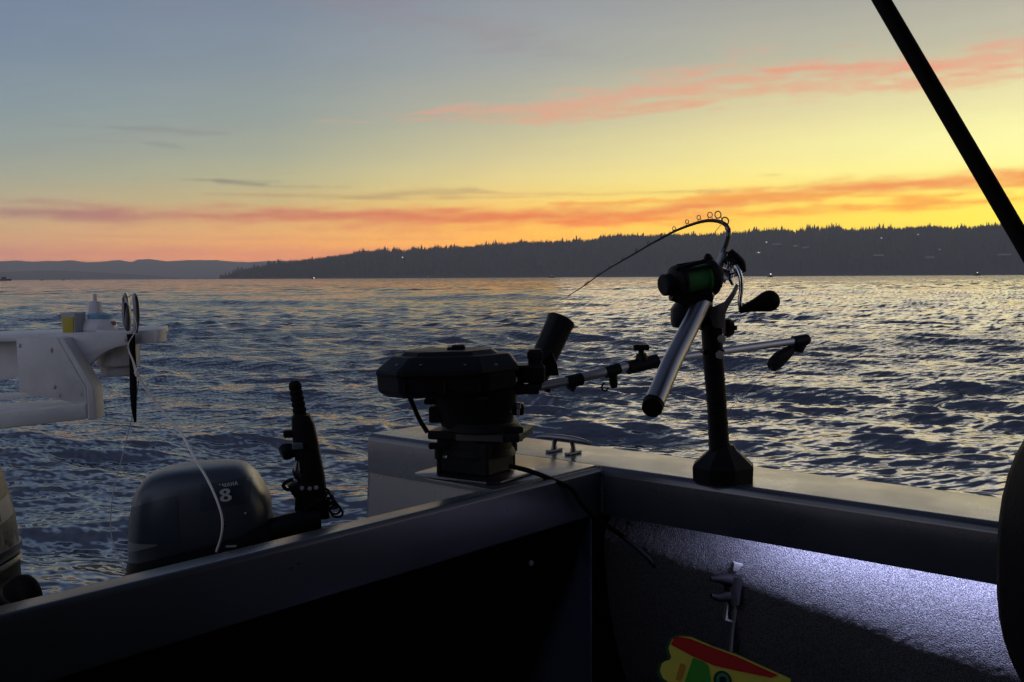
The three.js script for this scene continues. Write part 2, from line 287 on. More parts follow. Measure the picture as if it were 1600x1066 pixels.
// ------------------------------------------------------------------ land across the water
// a range: its skyline by azimuth, with a foot nearer than the crest
function range(name, line, near, crest, back, mat, rough, seed, sink = 0) {
  const a0 = line[0][0], a1 = line[line.length - 1][0], na = Math.round((a1 - a0) / .06), rows = [-.12, 0, .08, .2, .35, .5, .65, .8, .92, 1, 1.15, 1.4], pos = [], idx = [];
  for (let j = 0; j <= na; j++) {
    const az = lerp(a0, a1, j / na), top = Math.tan(curve(line, az) * D2R) * crest - sink;
    for (const t of rows) {
      const rr = t <= 1 ? lerp(near, crest, t) : lerp(crest, back, (t - 1) / .4);
      const bump = (fbm(az * 1.7 + seed, t * 3.1 + seed, 4) - .5) * rough * Math.max(0, top) * sstep(0, .2, t) * (t > .85 && t < 1.1 ? .15 : 1);
      let y = t <= 0 ? -12 : t <= 1 ? top * Math.pow(Math.sin(t * Math.PI / 2), .8) : top * (1 - (t - 1) / .4);
      pos.push(Math.sin(az * D2R) * rr, t <= 0 ? (t < -.05 ? -12 : 1.0) : Math.max(1.2, y + bump), -Math.cos(az * D2R) * rr);
    }
  }
  const n = rows.length;
  for (let j = 0; j < na; j++) for (let i = 0; i < n - 1; i++) { const p = j * n + i, q = p + n; idx.push(p, q, p + 1, p + 1, q, q + 1); }
  const g = new THREE.BufferGeometry(); g.setAttribute('position', new THREE.Float32BufferAttribute(pos, 3)); g.setIndex(idx); g.computeVertexNormals();
  return struct(name, g, mat);
}
const landM = (name, r, g, b) => new THREE.MeshStandardMaterial({ name, color: new THREE.Color().setRGB(r, g, b), roughness: 1 });
const azOf = (px) => Math.atan((px - 800) / 1600) / D2R;
const elOf = (px, py) => Math.atan((437.4 - .00525 * px - py) / Math.hypot(1600, px - 800)) / D2R;
const skyline = (pts) => pts.map(([x, y]) => [azOf(x), elOf(x, y)]);
range('distant_mountains', [[-50, .7], [-38, .9], [-30, .8], ...skyline([[0, 408.6], [30, 407.3], [52, 409.3], [79, 407.8], [92, 408.5], [113, 406.7], [136, 410], [157, 409.3], [189, 406.7], [207, 409.8], [218, 406], [236, 405.2], [262, 408.5], [297, 406.7], [336, 406.7], [367, 409.3], [394, 410], [425, 407.8], [470, 408], [540, 414], [620, 422]])], 11500, 14000, 15500, landM('far_rock', .06, .07, .08), .12, 3);
range('far_headland', [[-40, .3], [-32, .45], ...skyline([[0, 425.6], [52, 423], [92, 422.5], [131, 424], [184, 427], [236, 430], [276, 433], [300, 435.4]])], 8200, 9000, 9600, landM('far_wood', .035, .045, .04), .1, 8);
const ridge = skyline([[297, 434.6], [318, 433.2], [340, 433.4], [352, 432], [357, 429.5], [374, 421], [391, 419], [428, 412.5], [461, 407.5], [509, 401.5], [576, 392.5], [627, 391.5], [677, 387], [728, 385.5], [796, 381], [819, 377], [860, 378], [924, 375], [940, 370], [975, 367], [1000, 369], [1021, 368.5], [1048, 366], [1100, 366], [1142, 364.5], [1182, 361], [1217, 359], [1242, 361], [1263, 358], [1297, 357], [1352, 359.5], [1380, 357], [1407, 357], [1457, 352.5], [1484, 357], [1526, 354], [1567, 351], [1610, 351]]).concat([[32, 2.6], [40, 2.9], [50, 2.7]]);
const islandM = landM('island_wood', .020, .024, .020);
const ISL = { near: 3900, crest: 4600 };
range('wooded_hill', ridge, ISL.near, ISL.crest, 5200, islandM, .10, 21, 14);
// conifers of the hill: far too many to count, one body of trees
{
  const r = rng(404), tiers = [[0, .05, .5], [.12, 1, .58], [.40, .72, .82], [.64, .42, 1]];
  const cones = [];
  for (const [y0, w, y1] of tiers.slice(1)) { const c = new THREE.ConeGeometry(.2 * w, y1 - y0, 5, 1, true); c.translate(0, (y0 + y1) / 2, 0); cones.push(c); }
  const stem = new THREE.CylinderGeometry(.012, .025, .3, 4, 1, true); stem.translate(0, .1, 0); cones.push(stem);
  const geo = join(cones);
  const list = [];
  const put = (az, t, h) => {
    const rr = lerp(ISL.near, ISL.crest, t), top = Math.tan(curve(ridge, az) * D2R) * ISL.crest - 14;
    if (top < -9) return;
    const y = top <= 2 ? 1 : top * Math.pow(Math.sin(Math.min(1, t) * Math.PI / 2), .8) * (t > 1 ? .985 : 1);
    list.push([Math.sin(az * D2R) * rr, y - 2, -Math.cos(az * D2R) * rr, h]);
  };
  const a0 = ridge[0][0], a1 = 34;
  for (let i = 0; i < 5200; i++) { const az = lerp(azOf(345), a1, r()), clump = fbm(az * 2.2, 4, 3); put(az, .9 + r() * .14, (7 + 12 * clump + 20 * Math.pow(r(), 5) * (clump + .3))); }
  for (let i = 0; i < 9000; i++) { const az = lerp(azOf(346), a1, r()); put(az, .03 + r() * .9, (11 + r() * 10) * clamp(.25 + Math.tan(curve(ridge, az) * D2R) * ISL.crest / 90)); }
  const im = new THREE.InstancedMesh(geo, landM('conifer', .016, .022, .016), list.length), M = new THREE.Matrix4(), q = new THREE.Quaternion();
  list.forEach(([x, y, z, h], i) => { const w = h * (.8 + r() * .5); q.setFromAxisAngle(V(0, 1, 0), r() * 6.28); M.compose(V(x, y, z), q, V(w, h * 1.15, w)); im.setMatrixAt(i, M); });
  im.name = 'conifer_wood'; im.userData.kind = 'stuff'; im.userData.label = 'dark conifers covering the long hill and pricking its skyline'; im.userData.category = 'forest'; shadow(im); scene.add(im);
}

// ------------------------------------------------------------------ materials of the boat and its gear
function noiseTex(size, f, seed, lo = 0, hi = 255, rep = 1, oct = 4) {     // grey noise that tiles
  const d = new Uint8Array(size * size * 4);
  for (let y = 0; y < size; y++) for (let x = 0; x < size; x++) {
    let s = 0, a = .5, n = 0;
    for (let o = 0, ff = f; o < oct; o++, ff *= 2, a *= .55) { const u = x / size * ff, v = y / size * ff, iu = Math.floor(u), iv = Math.floor(v), fu = u - iu, fv = v - iv, su = fu * fu * (3 - 2 * fu), sv = fv * fv * (3 - 2 * fv), w = (i, j) => hash2(((i % ff) + ff) % ff + seed * 31 + o * 97, ((j % ff) + ff) % ff + seed * 17); s += a * lerp(lerp(w(iu, iv), w(iu + 1, iv), su), lerp(w(iu, iv + 1), w(iu + 1, iv + 1), su), sv); n += a; }
    const v = clamp((s / n - .5) * 1.6 + .5); const o = (y * size + x) * 4; d[o] = d[o + 1] = d[o + 2] = lerp(lo, hi, v); d[o + 3] = 255;
  }
  const t = new THREE.DataTexture(d, size, size); t.wrapS = t.wrapT = THREE.RepeatWrapping; t.magFilter = THREE.LinearFilter; t.repeat.set(rep, rep); t.needsUpdate = true; return t;
}
const grain = noiseTex(512, 64, 3, 0, 255, 4, 3), smear = noiseTex(512, 6, 5, 170, 255, 1.6, 5), fine = noiseTex(512, 96, 9, 0, 255, 6, 2), patchy = noiseTex(512, 5, 12, 205, 255, 2, 5);
const std = (name, r, g, b, o = {}) => new THREE.MeshPhysicalMaterial({ name, color: new THREE.Color().setRGB(r, g, b), roughness: .5, ...o });
const M = {
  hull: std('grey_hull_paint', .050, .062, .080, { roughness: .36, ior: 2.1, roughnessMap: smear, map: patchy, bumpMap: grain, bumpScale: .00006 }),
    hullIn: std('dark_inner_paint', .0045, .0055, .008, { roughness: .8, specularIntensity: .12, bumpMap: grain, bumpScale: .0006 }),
  lining: std('sprayed_lining', .17, .17, .18, { roughness: .95, specularIntensity: .25, map: noiseTex(512, 128, 21, 60, 255, 5, 2), bumpMap: fine, bumpScale: .0012 }),
  deck: std('dark_deck', .02, .022, .026, { roughness: .9 }),
  black: std('black_plastic', .008, .009, .011, { roughness: .44, specularIntensity: .3, bumpMap: fine, bumpScale: .0002 }),
  blackMatt: std('black_rubber', .007, .007, .008, { roughness: .7, specularIntensity: .25 }),
  vinyl: std('black_vinyl', .006, .006, .008, { roughness: .55, specularIntensity: .35, bumpMap: fine, bumpScale: .0003 }),
  canvas: std('black_canvas', .012, .012, .015, { roughness: .95 }),
  alu: std('brushed_aluminium', .48, .48, .49, { metalness: 1, roughness: .34 }),
  aluDull: std('dull_aluminium', .5, .5, .5, { metalness: .9, roughness: .5, bumpMap: grain, bumpScale: .0003 }),
  chrome: std('chrome', .8, .8, .82, { metalness: 1, roughness: .14 }),
  steel: std('blued_steel', .20, .21, .23, { metalness: 1, roughness: .34 }),
  white: std('white_board', .76, .77, .78, { roughness: .48, map: noiseTex(256, 7, 33, 205, 255, 3, 5), bumpMap: grain, bumpScale: .0003 }),
  cord: std('white_cord', .95, .93, .88, { roughness: .8 }),
  mono: std('grey_line', .6, .6, .58, { roughness: .5 }),
  cowl: new THREE.MeshPhysicalMaterial({ name: 'blue_grey_cowl', color: new THREE.Color().setRGB(.060, .076, .098), metalness: .25, roughness: .42, clearcoat: .35, clearcoatRoughness: .4, roughnessMap: patchy }),
  cowlDark: std('dark_graphic', .034, .047, .068, { roughness: .4 }),
  decal: std('silver_lettering', .62, .64, .66, { roughness: .4 }),
};

// ------------------------------------------------------------------ the boat the camera stands in
const atBoat = (x, y, z) => { const p = boatToWorld(x, y, z); return [p.x, p.y, p.z]; };
const boat = thing('fishing_boat', 'grey aluminium fishing boat in the foreground, its rails meeting at the stern corner', 'boat', [BO.x, 0, BO.z], BTURN);
// a sheet bent to a profile [[across, y]...] and run along an axis: 'x' (across = z) or 'z' (across = x)
function run(flat, axis, a, b, seg = 1, crease = .9) {
  const profile = [];                                                // flats keep their own shading: a point just inside each end of a long side
  flat.forEach((p, i) => { profile.push(p); const q = flat[i + 1]; if (!q) return; const d = Math.hypot(q[0] - p[0], q[1] - p[1]); if (d > .012) for (const f of [.0015 / d, 1 - .0015 / d]) profile.push([lerp(p[0], q[0], f), lerp(p[1], q[1], f)]); });
  const pos = [], idx = [], uv = []; let l = 0; const m = profile.length;
  for (let i = 0; i < m; i++) {
    if (i) l += Math.hypot(profile[i][0] - profile[i - 1][0], profile[i][1] - profile[i - 1][1]);
    for (let k = 0; k <= seg; k++) { const t = lerp(a, b, k / seg); axis === 'x' ? pos.push(t, profile[i][1], profile[i][0]) : pos.push(profile[i][0], profile[i][1], t); uv.push(t, l); }
  }
  for (let i = 0; i < m - 1; i++) for (let k = 0; k < seg; k++) { const p = i * (seg + 1) + k, q = p + seg + 1; axis === 'x' ? idx.push(p, p + 1, q, p + 1, q + 1, q) : idx.push(p, q, p + 1, p + 1, q, q + 1); }
  const g = new THREE.BufferGeometry(); g.setAttribute('position', new THREE.Float32BufferAttribute(pos, 3)); g.setAttribute('uv', new THREE.Float32BufferAttribute(uv, 2)); g.setIndex(idx);
  return toCreasedNormals(g, crease);
}
const arc = (cx, cy, r, a0, a1, n = 7) => Array.from({ length: n + 1 }, (_, i) => { const a = lerp(a0, a1, i / n) * D2R; return [cx + Math.cos(a) * r, cy + Math.sin(a) * r]; });
{
  const Y = RAIL, r = .026;
  // gunwale: outer lip, flat top, rounded inner edge, flange, and the inside of the bend, closed
  const gun = [[-.268, Y - .05], ...arc(-.262, Y - .008, .008, 180, 90, 3), ...arc(-r, Y - r, r, 90, 0, 8), [0, Y - .122], ...arc(-.003, Y - .122, .003, 0, -180, 3), [-.006, Y - r], ...arc(-r, Y - r, r - .006, 0, 90, 5), [-.258, Y - .006], [-.262, Y - .05], [-.268, Y - .05]];
  part('gunwale', run(gun, 'x', -.92, 3.65, 40), M.hull, boat);
  // wing: the gunwale carried on behind the transom as a box with a raked end
  const w0 = -.012, wing = [];
  { const s = plate([[-.918, Y - .03], [-.05, Y - .03], [-.05, -.25], [-1.0, -.25]], .012, .002); s.translate(0, 0, w0); wing.push(s);
    const e = plate([[-.25, Y - .03], [-.012, Y - .03], [-.012, -.25], [-.25, -.25]], .010, .002); e.rotateY(-Math.PI / 2); e.rotateZ(-.076); e.translate(-.982, 0, 0); wing.push(e); }
  part('stern_wing', wing, M.hull, boat);
  part('wing_cap', box(.008, .055, .25, -.921, Y - .030, -.134, .003), M.hull, boat);
  part('hull_side', run([[-.264, Y - .052], [-.268, Y - .10], [-.256, .55], [-.235, .30], [-.20, .05], [-.16, -.25]].reverse(), 'x', -.93, 3.65, 12), M.hull, boat);
  // transom: a capped box between the wings
  const cap = [[-.066, Y - .16], [-.066, Y - .012], ...arc(-.056, Y - .012, .010, 180, 90, 4), ...arc(-.009, Y - .009, .009, 90, 0, 6), [0, Y - .118], ...arc(-.005, Y - .118, .005, 0, -90, 3), [-.03, Y - .123]];
  part('transom_cap', run(cap.slice().reverse(), 'z', 0, 2.9, 40), M.hull, boat);
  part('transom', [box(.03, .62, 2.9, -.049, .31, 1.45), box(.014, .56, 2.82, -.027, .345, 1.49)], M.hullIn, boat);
  // corner plate that carries the downrigger
  const cp = plate([[-.36, -.002], [-.018, -.002], [-.018, .405], ...arc(-.235, .345, .06, 90, 180, 6), [-.36, .2]].map(([x, z]) => [x, -z]).reverse(), .008, .002); cp.rotateX(-Math.PI / 2); cp.translate(0, Y + .004, 0);
  part('corner_plate', cp, M.hull, boat);
  { const w = []; for (let i = 0; i <= 40; i++) w.push(V(lerp(-.064, -.004, i / 40), Y + .0005, .002 + .0012 * Math.sin(i * 1.7))); w.push(V(.001, Y - .016, .001)); for (let i = 1; i <= 30; i++) w.push(V(.0015, lerp(Y - .016, Y - .118, i / 30), .001 + .001 * Math.sin(i * 1.7))); part('weld_bead', sweep(w, .0032, 6), M.hull, boat); }
  const rivet = new THREE.SphereGeometry(.008, 12, 6, 0, 7, 0, 1.5); rivet.rotateZ(-Math.PI / 2); rivet.translate(-.021, .55, .27);
  part('rivet', rivet, M.aluDull, boat);
  // sprayed lining under the gunwale: bulges inwards and falls back again
  {
    const nx = 420, ny = 96, pos = [], idx = [], uv = [];
    for (let i = 0; i <= nx; i++) {
      const x = lerp(-.03, 2.5, Math.pow(i / nx, 1.25)), mid = lerp(.535, .42, clamp((x - .05) / .9)) + .012 * (fbm(x * 5, 2, 3) - .5);
      for (let j = 0; j <= ny; j++) {
        const t = j / ny, y = lerp(Y - .045, .10, t);
        let z = -.052;
        if (y > mid) { const f = (y - mid) / (.70 - mid); z -= .165 * Math.pow(f, 1.7); } else { const f = (mid - y) / (mid - .1); z -= .10 * f * f + .02 * f; }
        z += .004 * (fbm(x * 9, y * 13, 3) - .5) +   .0026 * (fbm(x * 170, y * 170, 2) - .5);
        pos.push(x, y, z); uv.push(x, y);
      }
    }
    for (let i = 0; i < nx; i++) for (let j = 0; j < ny; j++) { const p = i * (ny + 1) + j, q = p + ny + 1; idx.push(p, p + 1, q, p + 1, q + 1, q); }
    const g = new THREE.BufferGeometry(); g.setAttribute('position', new THREE.Float32BufferAttribute(pos, 3)); g.setAttribute('uv', new THREE.Float32BufferAttribute(uv, 2)); g.setIndex(idx); g.computeVertexNormals();
    part('side_lining', g, M.lining, boat, 'rough sprayed side lining lit blue white from under the gunwale');
    const seam = []; for (let i = 0; i <= 14; i++) seam.push(V(.0 + i * .016, .585 + .012 * Math.sin(i * .5) - i * .0012, -.083 - .004 * Math.sin(i * 1.9)));
    part('seam_bead', sweep(seam, .0035, 6, 40), M.lining, boat);
  }
  // the strip light tucked up behind the flange
  const strip = box(1.10, .008, .045, .98, Y - .012, -.072, .002);
  part('added_light_shield', box(1.24, .05, .003, 1.0, Y - .031, -.043, .001), M.black, boat);  // unseen lip, added to stop the strip's light spilling inboard
  part('added_light_shield', box(.003, .052, .11, .378, Y - .032, -.10, .001), M.black, boat);  // unseen end stop, added to keep the strip's light off the transom
  const lamp = part('strip_light', strip, new THREE.MeshStandardMaterial({ name: 'lit_strip', color: 0xffffff, emissive: new THREE.Color().setRGB(.72, .8, 1), emissiveIntensity: 6 }), boat);
  lamp.castShadow = false;
  const rl = new THREE.RectAreaLight(new THREE.Color().setRGB(.56, .58, 1), 66, 1.10, .045);
  const lp = boatToWorld(.98, Y - .018, -.072); rl.position.copy(lp); rl.rotation.order = 'YXZ'; rl.rotation.set(-Math.PI / 2, BTURN, 0); rl.name = 'strip_light_glow';
  scene.add(rl);
  // floor and the far side, which the frame leaves out
  part('cockpit_floor', box(3.7, .02, 3.02, 1.81, .08, 1.41), M.deck, boat);
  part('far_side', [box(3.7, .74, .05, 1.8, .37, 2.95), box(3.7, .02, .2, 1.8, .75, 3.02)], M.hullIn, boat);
}
// cleat on the gunwale
{
  const c = thing('mooring_cleat', 'grey metal mooring cleat on the gunwale just right of the black downrigger', 'cleat', atBoat(-.215, RAIL, -.115), BTURN);
  const horn = sweep([V(-.10, .036, 0), V(-.07, .040, 0), V(-.03, .042, 0), V(.03, .042, 0), V(.07, .040, 0), V(.10, .036, 0)], [.004, .007, .009, .009, .007, .004], 10, 20);
  part('horn', horn, M.steel, c);
  for (const x of [-.034, .034]) { part('foot', [box(.018, .008, .062, x, .004, 0, .003)], M.steel, c); part('leg', sweep([V(x, .006, 0), V(x, .02, 0), V(x * .9, .037, 0)], [.010, .0065, .008], 10), M.steel, c); }
}
// canopy over the helm: only its aft pole comes into the picture
{
  const c = thing('boat_canopy', 'black canopy whose slanting pole crosses the upper right corner', 'canopy', [BO.x, 0, BO.z], BTURN);
  part('pole', sweep([V(1.29, .75, -.13), V(.663, 1.876, -.13), V(.575, 2.035, -.13)], .0185, 20), M.blackMatt, c);
  part('pole', sweep([V(1.29, .75, 3.0), V(.663, 1.876, 3.0), V(.575, 2.035, 3.0)], .0185, 12), M.blackMatt, c);
  part('pole_foot', [cyl(.034, .030, .02, 1.29, .762, -.13)], M.blackMatt, c);
  part('roof', [box(3.2, .05, 3.35, 2.13, 2.06, 1.43, .02)], M.canvas, c);
  for (const [z, x] of [[-.22, 1.32], [3.04, .56]]) part('added_side_shade', box(3.7 - x, 1.36, .03, (3.7 + x) / 2, 1.40, z, .01), M.canvas, c);  // unseen side screens, added to keep open sky off the cockpit's inner faces
  part('added_rear_shade', [box(.04, 1.35, 3.35, 3.70, 1.36, 1.43, .01)], M.canvas, c);  // unseen rear screen, added so the cockpit interior stays dark
}

// ------------------------------------------------------------------ downrigger on the corner plate
{
  const D = 2.56, P = spot(745, 750, D), base = V(P.x, RAIL + .006, P.z);
  const t = thing('downrigger', 'black downrigger with a broad flat reel housing on the stern corner, its boom reaching right', 'downrigger', base.toArray());
  const L = (px, py, d = D) => spot(px, py, d).sub(base);
  const k = D / 1600, X = (px) => (px - 800) * k - base.x, Yy = (py) => EYE - (py - HORIZON(740)) * k - base.y;
  // base box, its mounting plate and the T knobs that clamp it
  const turned = (g, a = -.55) => { g.rotateY(a); return g; };
  part('mounting_plate', turned(plate([[-.125, -.085], ...arc(-.10, -.085, .025, 180, 270, 4), [.10, -.11], [.125, -.085], [.125, .085], [.10, .11], [-.10, .11], [-.125, .085]], .006, .0015).rotateX(-Math.PI / 2).translate(0, .006, 0)), M.steel, t);
  part('base_box', [turned(box(.155, .085, .125, -.005, .048, 0, .008)), turned(box(.10, .10, .10, .01, .09, 0, .012))], M.black, t);
  part('column', [cyl(.075, .070, .10, .015, .105, 0, 28), cyl(.085, .078, .02, .015, .06, 0, 28)], M.black, t);
  const knob = (x, y, z) => { part('clamp_knob', [cyl(.006, .006, .08, x, y - .03, z, 10), box(.052, .017, .018, x, y + .006, z, .006), cyl(.011, .011, .03, x, y - .012, z, 12)], M.black, t); };
  knob(-.092, .072, .045); knob(.092, .078, -.03);
  part('bolt_head', [cyl(.007, .007, .010, -.075, .055, .066, 8).rotateX(0)], M.chrome, t);
  // swivel collar and the arms of the frame
  part('swivel_flange', [turned(box(.235, .022, .15, .012, Yy(677), 0, .006), -.25), cyl(.098, .092, .022, .01, Yy(664), 0, 32), turned(box(.05, .02, .17, .085, Yy(668), .0, .006), .1)], M.black, t);
  part('label_plate', turned(plate([[-.06, -.008], [.06, -.008], [.06, .008], [-.06, .008]], .002, .0004).translate(.03, Yy(678), .079), -.25), std('worn_label', .05, .05, .052, { roughness: .5 }), t);
  part('motor_housing', [loft([ring(Yy(664), -.088, .092, -.075, .075, 3), ring(Yy(640), -.100, .096, -.08, .08, 3), ring(Yy(618), -.108, .104, -.09, .09, 3.4), ring(Yy(603), -.118, .108, -.10, .10, 3.4)])], M.black, t);
  part('side_bracket', [box(.036, .040, .05, -.098, Yy(645), .03, .006), box(.055, .014, .06, -.10, Yy(625), .02, .004)], M.black, t);
  part('strut', sweep([L(636, 612, D - .03), L(645, 632, D - .03), L(655, 655, D - .03), L(668, 676, D - .03)], [.007, .006, .006, .006], 8, 16), M.black, t);
  // flat reel housing with a bevelled lid
  const tilt = .018, hx0 = X(592), hx1 = X(810);
  const hr = (py, a, b, w, c, d) => cutRing(Yy(py), hx0 + a, hx1 - b, w, c, d, tilt);
  part('reel_housing', loft([hr(614.5, .024, .030, .104, .05, .05), hr(608, .008, .018, .120, .06, .06), hr(603, .003, .012, .126, .06, .06), hr(578, .001, .008, .130, .06, .06)], .35), M.black, t);
  part('reel_lid', loft([hr(579, .001, .001, .142, .06, .09), hr(576, 0, 0, .1425, .06, .09), hr(572, .001, .001, .1415, .06, .09), hr(553.5, .036, .022, .104, .05, .075), hr(552.5, .040, .026, .100, .05, .07), hr(552, .058, .052, .086, .045, .06), hr(547, .066, .064, .078, .04, .055), hr(546, .070, .068, .074, .04, .05)], .32), M.black, t);
  for (const [px, z] of [[640, .128], [700, .1305], [752, .1305]]) part('housing_rib', box(.006, .034, .006, X(px), Yy(595), z, .002), M.black, t);
  for (const px of [628, 664, 730, 776]) part('lid_screw', cyl(.0042, .0042, .004, X(px), Yy(563.5), .124, 10), M.steel, t);
  part('counter_window', box(.030, .020, .004, X(756), Yy(612), .098, .003), std('amber_window', .05, .045, .03, { roughness: .2 }), t);
  part('lid_knob', [box(.034, .012, .022, X(716), Yy(542.5), 0, .004), box(.018, .010, .03, X(704), Yy(545), 0, .003)], M.black, t);
  // right side: boom socket, pins and screws
  part('boom_socket', [box(.075, .045, .06, X(828), Yy(585), -.01, .008), box(.034, .10, .05, X(836), Yy(578), -.02, .005), box(.040, .020, .056, X(836), Yy(556), -.02, .004), box(.085, .022, .05, X(815), Yy(607), .03, .004), box(.04, .03, .05, X(806), Yy(640), 0, .006)], M.black, t);
  for (const [px, py, z] of [[804, 592, .03], [797, 626, .05], [809, 632, .04]]) part('pin', [cyl(.007, .007, .016, X(px), Yy(py), z, 12), cyl(.004, .004, .03, X(px), Yy(py) - .012, z, 8)], M.steel, t);
  // boom in two lengths with clamps along it
  const B = (px, py) => L(px, py, lerp(2.54, 2.95, (px - 800) / 465));
  part('boom_tube', sweep([B(806, 611), B(884, 596.5), B(949, 580), B(1000, 568.5)], .0125, 16), M.alu, t);
  part('inner_boom', sweep([B(985, 571), B(1031, 563), B(1131, 548.5), B(1250, 532)], .0112, 16), M.alu, t);
  part('boom_stay', sweep([B(806, 600), B(830, 606), B(826, 612)], .006, 8), M.black, t);
  const sleeve = (px, py, qx, qy, r) => sweep([B(px, py), B(qx, qy)], r, 16);
  part('boom_clamp', [sleeve(886, 597.5, 908, 592.5, .017), sweep([B(895, 603), B(891, 609)], .012, 10)], M.black, t);
  part('boom_screw', sweep([B(858, 600), B(855, 613)], .008, 10), M.black, t);
  part('line_clip', [sleeve(946, 582, 967, 576, .0155), sweep([B(958, 584), B(959, 600)], .0115, 12), sweep([B(959, 600), B(960, 606)], [.0115, .008], 12), sweep([B(944, 598), B(940, 606), B(946, 611), B(951, 606)], .0025, 6, 12)], M.black, t);
  const lock = part('boom_lock', [sleeve(981, 575, 1026, 564, .0185), sweep([B(1003, 563), B(1002, 552)], [.019, .013], 12), sweep([B(1002, 552), B(1002, 546)], .008, 10)], M.black, t);
  part('lock_knob', [box(.042, .017, .024, B(1002, 543).x, B(1002, 543).y, B(1002, 543).z, .005)], M.black, lock);
  part('boom_end', [sleeve(1240, 534, 1260, 531, .0165), sweep([B(1250, 538), B(1247, 551)], [.020, .013], 12), sweep([B(1260, 531), B(1264, 532)], [.0165, .011], 14)], M.black, t);
  const pa = B(1238, 545), pb = B(1205, 572), pd = pb.clone().sub(pa), pl = pd.length(), pull = loft([ring(0, -.010, .010, -.012, .012, 3, 20), ring(pl * .2, -.016, .016, -.014, .014, 3, 20), ring(pl * .62, -.026, .026, -.014, .014, 3, 20), ring(pl * .95, -.022, .022, -.013, .013, 3, 20), ring(pl * 1.05, -.013, .013, -.010, .010, 3, 20)], .8);
  pull.applyQuaternion(new THREE.Quaternion().setFromUnitVectors(V(0, 1, 0), pd.clone().normalize())); pull.translate(pa.x, pa.y, pa.z);
  part('pulley_arm', pull, M.black, t);
  part('downrigger_cable', sweep([B(1207, 574), B(1175, 605), B(1140, 640), B(1120, 658)], .0007, 5), M.mono, t);
  // rod tube clipped behind the boom
  { const a = L(837, 588, 2.66), b = L(877, 500, 2.72), ax = b.clone().sub(a).normalize();
    const h = a.distanceTo(b), tube = lathe([[.0, 0], [.030, 0], [.033, .004], [.0355, h * .5], [.037, h - .012], [.0385, h - .008], [.0385, h], [.034, h], [.031, h * .6], [.028, .012], [0, .012]], 28);
    tube.applyQuaternion(new THREE.Quaternion().setFromUnitVectors(V(0, 1, 0), ax)); tube.translate(a.x, a.y, a.z);
    part('rod_tube', tube, M.black, t);
    const g = plate([[-.012, .0], [.055, .0], [.050, .03], [.035, .066], [.015, .05]], .02, .003); g.translate(L(842, 590).x, L(842, 590).y - .004, -.08); part('tube_gusset', g, M.black, t);
  }
  // its lead runs over the rail and down inside
  part('power_cable', sweep([L(795, 728, 2.5), L(830, 737, 2.50), L(868, 752, 2.52), L(893, 764, 2.54), L(908, 786, 2.55), L(922, 802, 2.57), L(955, 826, 2.58), L(990, 852, 2.6), L(1020, 880, 2.62), L(1038, 912, 2.63), L(1044, 950, 2.64)], .0062, 8, 60), M.blackMatt, t);
}

